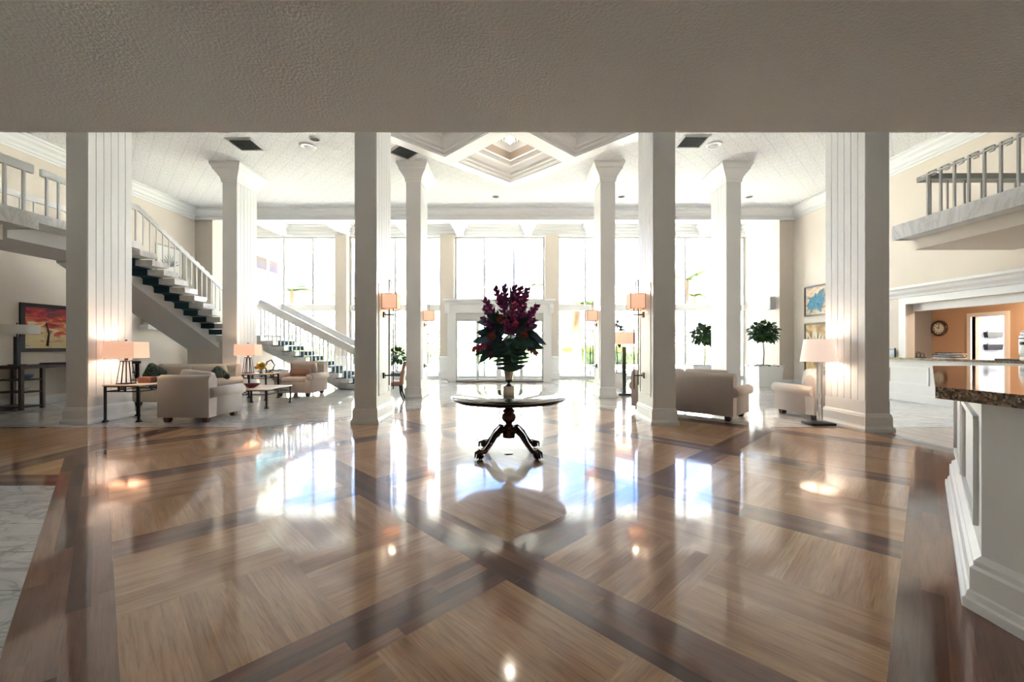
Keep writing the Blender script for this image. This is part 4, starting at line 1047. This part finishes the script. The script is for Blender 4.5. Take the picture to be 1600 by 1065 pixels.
def ficus(lab, x, y, z0, zc, r, seed, nl=330, cat='tree'):
    t = thing('ficus_tree', lab, cat, (x, y, z0)); g = random.Random(seed); zc -= z0
    MB().tube([(0, 0, 0), (.03, 0, zc * .4), (-.01, 0, zc * .8), (0, 0, zc)], [.022, .018, .016, .01], 8).build('trunk', mat('ficus_bark', (112, 98, 82), .8), t)
    m = MB()
    for k in range(12):
        q = g.uniform(0, 6.28); e = g.uniform(.1, 1.2); m.tube([(0, 0, zc * g.uniform(.72, .95)), (r * .6 * math.cos(q) * math.cos(e), r * .6 * math.sin(q) * math.cos(e), zc + r * .5 * math.sin(e))], .008, 5)
    m.build('branches', MATS['ficus_bark'], t)
    m = MB()
    for k in range(nl):
        q = g.uniform(0, 6.28); e = math.asin(g.uniform(-.8, 1)); d = Vector((math.cos(q) * math.cos(e), math.sin(q) * math.cos(e), math.sin(e))); p = d * (r * g.uniform(.3, .85)); p.z = p.z * .85 + zc
        dd = (d + Vector((g.uniform(-.6, .6), g.uniform(-.6, .6), g.uniform(-.6, .6)))).normalized(); leaf_blade(m, p, dd, g.uniform(.14, .23), .075, (g.uniform(-.4, .4), g.uniform(-.4, .4), 1), .25, 4)
    m.build('foliage', LEAFG, t)
planter('square white planter with ground cover beside the shuttered window', 8.95, 14.75, .86, .76)
ficus('round fiddle leaf tree in the planter beside the shuttered window', 8.9, 14.7, .72, 1.92, .5, 3)
planter('square white planter behind the angled sofa', 6.75, 14.9, .86, .76)
ficus('fiddle leaf tree in the planter behind the angled sofa', 6.85, 14.8, .72, 1.85, .5, 4)
planter('white planter box under the stair flight', -7.6, 13.1, .6, .68)
planter('white planter behind the dark floor lamp', 3.6, 14.4, .6, .5)
ficus('tall broad leaved plant rising behind the dark floor lamp', 3.6, 14.4, .46, 1.9, .6, 9, 60, 'plant')
planter('white planter at the glass beside the stair foot', -4.35, 15.4, .55, .5)
ficus('leafy shrub by the glass behind the tan side chair', -4.35, 15.4, .46, 1.1, .45, 12, 90, 'plant')

# ================================================================== LEFT WALL GROUP
cs = thing('console_table', 'dark wood console table with open end shelves along the wall', 'console table', (-11.42, 10.6, 0))
def CT(m): return m.xf(Matrix.Translation((11.42, -10.6, 0)))
CT(MB().box(XL + .04, -11.0, 9.22, 12.2, .93, 1.0)).build('tabletop', ESPRESSO, cs)
for y0 in (9.26, 11.7):
    for x in (-11.72, -11.04):
        for y in (y0, y0 + .42): CT(MB().box(x - .035, x + .035, y - .03, y + .03, 0, .93)).build('leg', ESPRESSO, cs)
    for z in (.05, .38, .66): CT(MB().box(-11.74, -11.02, y0, y0 + .42, z, z + .03)).build('shelf', ESPRESSO, cs)
for x, y, lab in ((-11.3, 10.15, 'flat black tray on the console nearer the lamp'), (-11.3, 11.2, 'flat black tray on the console behind the column')):
    o = MB().rbox((0, 0, .02), (.24, .42, .04), .008).build('tray', BLACK, None, (x, y, 1.0)); tag(o, lab, 'tray')
cl = thing('table_lamp', 'table lamp with dark square post and white drum shade on the console', 'lamp', (-11.42, 9.5, 1.0))
MB().box(-.1, .1, -.1, .1, 0, .025).build('base', BLACK, cl); MB().box(-.04, .04, -.04, .04, .025, .66).build('post', BLACK, cl)
MB().lathe([(.36, .72), (.36, .93)], seg=40, cap=False).build('lamp_shade', SHADE_OFF, cl); MB().lathe([(.012, .66), (.012, .98)], seg=8).build('finial', BLACK, cl)
bb = MB().lathe([(.04, 0), (.1, .04), (.13, .1), (.12, .1), (.09, .05), (.001, .03)], seg=20, cap=False).build('bowl', mat('blue_glaze', (104, 140, 176), .3), None, (-11.2, 9.5, .695)); tag(bb, 'blue ceramic bowl on the upper console shelf', 'bowl')
co = MB()
for k in range(9):
    q = k * .7; co.tube([(0, 0, 0), (.05 * math.cos(q), .05 * math.sin(q), .05), (.11 * math.cos(q + .3), .09 * math.sin(q + .3), .1)], [.016, .012, .006], 5)
co = co.build('coral', mat('white_coral', (238, 234, 226), .8), None, (-11.2, 9.48, .415)); tag(co, 'white branching coral on the middle console shelf', 'coral')
def picture(lab, x, y0, y1, z0, z1, s, m, frm, fw=.09, sub=None):
    t = thing('painting', lab, 'painting', (x, (y0 + y1) / 2, z0)); hy = (y1 - y0) / 2; h = z1 - z0
    f = MB()
    for a in ((-hy, hy, 0, fw), (-hy, hy, h - fw, h), (-hy, -hy + fw, fw, h - fw), (hy - fw, hy, fw, h - fw)): f.box(0, s * .05, a[0], a[1], a[2], a[3])
    f.build('frame', frm, t); cv = MB().box(0, s * .025, -hy + fw, hy - fw, fw, h - fw).build('canvas', m, t); return t, hy, h, cv
FR = mat('black_frame', (30, 22, 20), .35)
REDT = mat_blobs('autumn_paint', [(.36, lin(150, 150, 100)), (.46, lin(246, 232, 190)), (.56, lin(240, 214, 130)), (.64, lin(248, 236, 200)), (.71, lin(240, 176, 90)), (.77, lin(222, 92, 60)), (.86, lin(200, 46, 44)), (1, lin(110, 24, 40))], 6.0, .46, 2)
t, hy, h, _ = picture('black framed painting of red autumn trees above the console', XL, 9.85, 12.1, 1.30, 2.49, 1, REDT, FR)
for yy in (-.55, .45):
    m = MB(); m.tube([(.03, yy, .14), (.03, yy + .04, .45), (.03, yy - .02, .75)], [.03, .018, .01], 6); m.xf(Matrix.Diagonal((1, 1, 1, 1))).build('painted_trunk', mat('paint_dark', (70, 34, 30), .7), t)
FR2 = mat('dark_bronze_frame', (52, 40, 34), .4)
CRAB = mat_blobs('sand_paint', [(.36, lin(196, 160, 120)), (.5, lin(236, 220, 196)), (.6, lin(222, 196, 160)), (.7, lin(200, 150, 110))], 6)
t, hy, h, _ = picture('framed painting of a blue burst on cream, above the tall painting', XR, 12.9, 14.7, 2.48, 3.52, -1, CRAB, FR2, .05)
m = MB(); g = random.Random(3)
for k in range(16):
    q = 2 * math.pi * k / 16; leaf_blade(m, (-.03, .35, .5), (0, math.cos(q), math.sin(q) * .55 - .1), g.uniform(.22, .55), g.uniform(.05, .1), (-1, 0, 0), 0, 5)
m.build('painted_burst', mat('blue_paint', (92, 152, 178), .7, var=.3, vscale=12), t)
SHELLM = mat_blobs('ochre_paint', [(.35, lin(150, 110, 60)), (.5, lin(206, 176, 120)), (.62, lin(238, 226, 200)), (.75, lin(176, 140, 84))], 4)
t, hy, h, _ = picture('tall framed painting of pale fronds on ochre, below the blue burst', XR, 12.9, 14.7, .55, 2.24, -1, SHELLM, FR2, .06)
m = MB()
for k in range(7):
    q = math.radians(50 + k * 13); leaf_blade(m, (-.03, .3, .55), (0, math.cos(q), math.sin(q)), .85, .06, (-1, 0, 0), 0, 6)
m.build('painted_frond', mat('ivory_paint', (244, 236, 216), .7), t)
t, hy, h, _ = picture('palm frond print hanging on the wall beyond the upper stair flight', XL, 13.6, 14.7, 3.85, 4.85, 1, mat('print_paper', (240, 238, 232), .8), mat('pale_frame', (190, 186, 178), .5), .04)
m = MB()
for k in range(9):
    q = math.radians(20 + k * 17); leaf_blade(m, (.03, 0, .3), (0, math.cos(q), math.sin(q)), .45, .025, (1, 0, 0), 0, 4)
m.build('painted_frond', mat('grey_frond', (168, 170, 164), .7), t)
ws = MB().rbox((0, 0, 0), (.3, 1.3, .16), .01).build('wall_shelf', WHITE2, None, (XL + .15, 13.65, 2.04)); tag(ws, 'white floating shelf on the wall under the stairs', 'shelf')
o = MB().rbox((0, 0, .19), (.22, .26, .38), .02).build('canister', mat('ivory_ceramic', (236, 230, 220), .5), None, (XL + .15, 13.2, 2.12)); tag(o, 'tall ivory canister on the shelf under the stairs', 'canister')
for y, r, h in ((13.5, .07, .3), (13.68, .06, .28), (13.95, .06, .1), (14.15, .05, .08)):
    o = MB().lathe([(r, 0), (r * 1.05, h * .1), (r, h * .8), (r * .6, h), (.001, h)], seg=16).build('jar', MATS['ivory_ceramic'], None, (XL + .15, y, 2.12)); tag(o, 'tall ivory jar on the shelf under the stairs' if h > .2 else 'squat ivory jar on the shelf under the stairs', 'jar', 'ivory jars on the shelf under the stairs')

# ================================================================== RIGHT WALL, RECEPTION
tw = empty('trim_4', (XR, 8.2, 0)); tag(tw, 'white cornice and casing round the reception opening', kind='structure')
def TW(m): return m.xf(Matrix.Translation((-XR, -8.2, 0)))
TW(MB().extrude([(XR, 3.0), (XR - .26, 3.0), (XR - .26, 2.94), (XR - .2, 2.9), (XR - .17, 2.84), (XR - .1, 2.78), (XR - .08, 2.725), (XR, 2.725)], 'y', OY0 - .4, 11.4)).build('cornice', WHITE2, tw)
TW(MB().box(XR - .04, XR, OY0 - .3, 11.1, 2.55, 2.72)).build('head_casing', WHITE2, tw); TW(MB().box(XR - .04, XR, 10.9, 11.1, 1.14, 2.55)).build('side_casing', WHITE2, tw)
TW(MB().box(XR + .16, XR + .3, OY0, OY1, 2.36, 2.56)).build('rolling_shutter', WHITE, tw)
rc = MB().box(XR - .22, XR + .5, OY0, 11.55, 1.09, 1.14).build('counter_slab', GRANITE); tag(rc, 'brown granite counter slab of the wall reception window', 'counter')
cf = MB(); rcf = empty('counter_front', (XR, 8.5, 0)); tag(rcf, 'white panelled counter front below the wall reception window', 'counter front')
def CF(m): return m.xf(Matrix.Translation((-XR, -8.5, 0)))
CF(MB().box(XR - .12, XR - .005, OY0, 11.5, 0, 1.09)).build('body', WHITE, rcf)
CF(MB().box(XR - .16, XR - .12, OY0, 11.5, 0, .2)).build('plinth', WHITE2, rcf)
for y0, y1 in ((10.2, 11.3), (8.9, 10.0), (7.6, 8.7), (6.3, 7.4)):
    f = MB()
    for a in ((y0, y1, .45, .49), (y0, y1, .86, .9), (y0, y0 + .04, .49, .86), (y1 - .04, y1, .49, .86)): f.box(XR - .14, XR - .12, a[0], a[1], a[2], a[3])
    CF(f).build('panel_moulding', WHITE2, rcf)
# back office
of = empty('wall_office'); tag(of, 'brown painted office walls behind the reception window', kind='structure')
BRN = mat('caramel_wall', (188, 146, 110), .8); GRYW = mat('grey_office_wall', (150, 140, 128), .8)
dy0, dy1, dz = 10.9, 11.7, 2.27
m = MB(); m.box(13.0, 13.2, dy1, 12.95, 0, 3); m.box(13.0, 13.2, 4.5, dy0, 0, 3); m.box(13.0, 13.2, dy0, dy1, dz, 3); m.build('office_back', BRN, of)
MB().box(XR + .2, 13.2, 12.8, 12.95, 0, 3).build('office_side', GRYW, of); MB().box(XR + .2, 13.2, 4.3, 4.5, 0, 3).build('office_end', BRN, of)
MB().box(XR + .2, 13.2, 4.5, 12.95, 3, 3.1).build('office_ceiling', WHITE, of)
dd = empty('door_2', (13.0, (dy0 + dy1) / 2, 0)); tag(dd, kind='structure')
DC = mat('cream_casing', (226, 208, 186), .5); cyd = (dy0 + dy1) / 2
for y in (dy0 - .1, dy1): MB().box(-.04, .1, y - cyd, y - cyd + .1, 0, dz + .1).build('casing', DC, dd)
MB().box(-.04, .1, dy0 - cyd, dy1 - cyd, dz, dz + .1).build('casing', DC, dd)
MB().box(.2, 2.0, .40, .5, 0, 2.6).build('inner_wall', mat('pale_blue_grey', (176, 178, 172), .8), dd); MB().box(1.6, 1.7, -1.6, .6, 0, 2.6).build('inner_wall', MATS['pale_blue_grey'], dd)
light('office_lamp_offscreen', 'AREA', (12.0, 9.5, 2.98), 12, None, (1, .85, .7), .6)
light('store_room_lamp_offscreen', 'AREA', (14.0, 11.0, 2.5), 4, None, (1, .95, .9), .4)
for z, lab in ((1.68, 'upper black wall file tray in the office doorway'), (1.33, 'lower black wall file tray in the office doorway')):
    o = thing('file_tray', lab, 'file tray', (13.55, 11.68, z), math.pi / 2); 
    MB().extrude([(-.2, 0), (.2, 0), (.23, .16), (-.23, .16)], 'x', -.08, .02).build('pocket', BLACK, o); MB().rbox((-.02, 0, .15), (.02, .26, .14), .004).build('paper', WHITE, o)
ck = thing('wall_clock', 'round bronze rimmed wall clock on the caramel office wall', 'clock', (13.0, 12.58, 1.98))
MX = Matrix.Rotation(-math.pi / 2, 4, 'Y')
MB().lathe([(.001, .02), (.185, .02)], seg=36, cap=False).xf(MX).build('face', mat('cream_dial', (236, 226, 200), .5), ck)
MB().lathe([(.17, 0), (.235, 0), (.24, .04), (.215, .06), (.18, .05), (.18, .02)], seg=36, cap=False).xf(MX).build('rim', mat('bronze_rim', (92, 66, 44), .3, .6), ck)
for k in range(12):
    a = 2 * math.pi * k / 12; MB().beam((-.024, .125 * math.sin(a), .125 * math.cos(a)), (-.024, .165 * math.sin(a), .165 * math.cos(a)), .02, .004, up=(1, 0, 0)).build('numeral', BLACK, ck)
MB().beam((-.028, 0, 0), (-.028, .08, .03), .014, .004, up=(1, 0, 0)).build('hand', BLACK, ck); MB().beam((-.03, 0, 0), (-.03, .01, .13), .01, .004, up=(1, 0, 0)).build('hand', BLACK, ck)
# small things on the counter
ch_ = thing('card_holder', 'small framed card on a black stand at the counter end', 'card holder', (XR - .08, 11.3, 1.14))
MB().rbox((0, 0, .13), (.02, .26, .2), .005).build('card', mat('pale_blue_card', (200, 212, 220), .5), ch_)
for s in (-.14, .14): MB().box(-.015, .015, s - .01, s + .01, 0, .25).build('upright', BLACK, ch_)
MB().box(-.015, .015, -.14, .14, .2, .215).build('crossbar', BLACK, ch_)
bs = thing('desk_caddy', 'small black scrollwork caddy on the reception counter', 'caddy', (XR + .3, 10.9, 1.14))
m = MB()
for k in range(3):
    c = Vector((0, -.1 + .1 * k, .06)); m.tube([c + Vector((0, .055 * math.cos(q * .524), .055 * math.sin(q * .524))) for q in range(13)], .009, 5)
m.build('scrolls', BLACK, bs); MB().box(-.05, .05, -.16, .16, 0, .012).build('base', BLACK, bs); MB().tube([(0, -.06, .14), (0, .06, .14)], .012, 5).build('handle', BLACK, bs)
for k, (dx, dyy, col, rz) in enumerate(((0, 0, (238, 236, 232), .1), (.02, .03, (30, 30, 32), -.1), (-.02, -.02, (236, 230, 228), .3), (.0, .05, (40, 40, 44), .05), (.03, -.04, (240, 236, 232), -.25), (0, .02, (60, 56, 60), .2))):
    o = MB().rbox((0, 0, .012), (.34, .5 - .03 * k, .024), .004).build('folder', mat('folder_%s' % ('pale', 'black', 'cream', 'charcoal', 'ivory', 'slate')[k], col, .6), None, (XR + .32 + dx, 10.15 + dyy, 1.14 + .024 * k), (0, 0, rz))
    tag(o, '%s folder in the untidy stack on the reception counter' % ('pale bottom', 'black lower', 'cream', 'charcoal', 'ivory', 'slate grey top')[k], 'folder')
dp = thing('dispenser', 'white rounded dispenser with black markings on the reception counter', 'dispenser', (XR + .02, 8.32, 1.14))
PLW = mat('white_plastic', (240, 240, 238), .3)
MB().rbox((0, 0, .05), (.2, .22, .1), .03).build('foot', PLW, dp); MB().rbox((0, 0, .32), (.2, .3, .46), .07).build('housing', PLW, dp); MB().rbox((0, .02, .56), (.17, .2, .12), .05).build('cap', PLW, dp)
MB().rbox((-.1, .05, .36), (.01, .09, .06), .004).build('marking', BLACK, dp); MB().rbox((-.1, .06, .46), (.01, .12, .02), .004).build('marking', BLACK, dp)
kb = MB().rbox((0, 0, .015), (.2, .5, .03), .008).build('keyboard', mat('dark_keys', (52, 56, 62), .5), None, (XR + .36, 8.9, 1.14)); tag(kb, 'dark keyboard lying on the reception counter', 'keyboard')

# peninsula desk: polygon along the lattice diagonal
def corner_poly(off): 
    # off: outward offset from the cabinet face; faces are b = -.216 and x = 2.585
    bb_ = -.216 + off; xx = 2.585 - off
    # corner where x = xx and b = bb_: (Y - X) * S2 = bb_  -> Y = X + bb_/S2
    y = xx + bb_ / S2; far = AB(6.2 + off, bb_)
    return [(xx, .7), (xx, y), far, (6.4, far[1]), (6.4, .7)]
pd = thing('reception_desk', 'white panelled reception desk with raised mouldings and brown granite top', 'reception desk', (4.4, 2.4, 0))
def PD(m): return m.xf(Matrix.Translation((-4.4, -2.4, 0)))
PD(MB().prism(corner_poly(0), 0, 1.17)).build('cabinet', WHITE, pd)
def ploft(prof):
    rings = [[(x, y, z) for x, y in corner_poly(o)] for o, z in prof]; vs = [p for r in rings for p in r]; n = 5
    return MB().add(vs, [(i * n + k, (i + 1) * n + k, (i + 1) * n + (k + 1) % n, i * n + (k + 1) % n) for i in range(len(prof) - 1) for k in range(n)])
PD(ploft([(.075, 0.0), (.075, .05), (.06, .06), (.055, .09), (.045, .1), (.045, .22), (.03, .235), (.03, .26), (.015, .275), (.0, .29)])).build('base_moulding', WHITE2, pd)
def top_poly(o): 
    c = [(2.3 - o, .7), (2.3 - o, 2.25), AB(6.53, -.05), (6.45, AB(6.53, -.05)[1]), (6.45, .7)]; return c
PD(MB().prism(top_poly(0), 1.165, 1.228)).build('granite_top', GRANITE, pd)
def face_frame(p, q, z0, z1, out):
    p = Vector((*p, 0)); q = Vector((*q, 0)); d = (q - p).normalized(); n = Vector((*out, 0)); m = MB(); up = Vector((0, 0, 1))
    for a, b in ((p + up * z0, q + up * z0), (p + up * z1, q + up * z1)): m.beam(a + n * .008, b + n * .008, .03, .04)
    for a in (p, q): m.beam(a + up * z0 + n * .008, a + up * z1 + n * .008, .04, .03, up=(n.x, n.y, 0))
    return PD(m).build('panel_moulding', WHITE2, pd)
nb_ = (-S2, S2)
pa = lambda a: AB(a, -.216)
face_frame(pa(3.62), pa(4.75), .42, 1.02, nb_); face_frame(pa(4.95), pa(6.0), .42, 1.02, nb_)
face_frame((2.585, 2.02), (2.585, .9), .42, 1.0, (-1, 0))

# ================================================================== SMALL FITTINGS
def diffuser(lab, x, y, w, rz):
    t = thing('air_vent', lab, 'vent', (x, y, ZC), rz); a = w / 2
    MB().rectloft(-a, a, -a, a, [(.02, -.001), (.02, -.012), (-.03, -.03), (-.03, -.001)], cap=False).build('frame', GREYW, t)
    MB().box(-a + .03, a - .03, -a + .03, a - .03, -.008, -.004).build('duct_shade_sheet', BLACK, t)  # flat black sheet behind the slats, painted for the shade of the duct void
    for k in range(7):
        y_ = -a + .07 + k * (w - .14) / 6; MB().extrude([(y_ - .018, -.03), (y_ - .012, -.03), (y_ + .02, -.008), (y_ + .014, -.008)], 'x', -a + .03, a - .03).build('slat', GREYW, t)
diffuser('square slatted air vent in the ceiling near the staircase column', -6.7, 10.35, .62, 0); diffuser('slatted air vent turned diagonally beside the coffered ceiling', -2.85, 10.75, .6, math.pi / 4); diffuser('square slatted air vent in the ceiling above the angled sofa', 4.42, 10.2, .62, 0)
def disc(lab, x, y):
    t = thing('ceiling_speaker', lab, 'speaker', (x, y, ZC)); MB().lathe([(.2, -.001), (.2, -.012), (.15, -.03), (.14, -.02), (.001, -.02)], seg=28, cap=False).build('grille_ring', WHITE2, t); MB().lathe([(.001, -.024), (.08, -.022), (.1, -.015)], seg=20, cap=False).build('cone', GREYW, t)
disc('round white ceiling speaker near the staircase side vent', -5.2, 10.44); disc('round white ceiling speaker near the vent above the sofa', 5.05, 10.37)
for x, y, lab in ((-4.85, 10.08, 'unlit recessed downlight next to the staircase side speaker'), (-.6, 13.98, 'unlit recessed downlight beyond the tip of the coffers'), (3.66, 13.98, 'unlit recessed downlight beside the sconce column'), (8.0, 14.0, 'unlit recessed downlight near the wall with the paintings')):
    t = thing('downlight', lab, 'downlight', (x, y, ZC)); MB().lathe([(.13, -.001), (.13, -.008), (.105, -.012), (.105, -.001)], seg=24, cap=False).build('trim_ring', GREYW, t); MB().lathe([(.001, -.004), (.105, -.004)], seg=24, cap=False).build('lamp_well', mat('dark_well', (38, 30, 26), .7), t)
w5 = empty('window_5', (XR, 17.5, 0)); tag(w5, kind='structure')
MB().box(-.05, 0, -.62, .62, .2, 3.95).build('frame', WHITE2, w5)
for k in range(26): MB().box(-.09, -.05, -.52, .52, .35 + k * .135, .35 + k * .135 + .1).build('louver', WHITE2, w5)
sp = thing('wall_speaker', 'slim grey wall speaker mounted on the pilaster by the paintings', 'speaker', (9.72, 15.55, 3.05)); MB().rbox((0, 0, 0), (.2, .2, .48), .02).build('cabinet', mat('speaker_grey', (188, 188, 186), .5), sp); MB().box(.08, .16, -.03, .03, -.03, .03).build('bracket', ALU, sp)
fo = MB().lathe([(.06, .0), (.06, .004), (.001, .005)], seg=20, cap=False).build('floor_outlet', mat('brass_cover', (150, 140, 120), .3, .8), None, (-.06, 5.55, .0)); tag(fo, 'round metal floor outlet under the pedestal table', 'outlet')
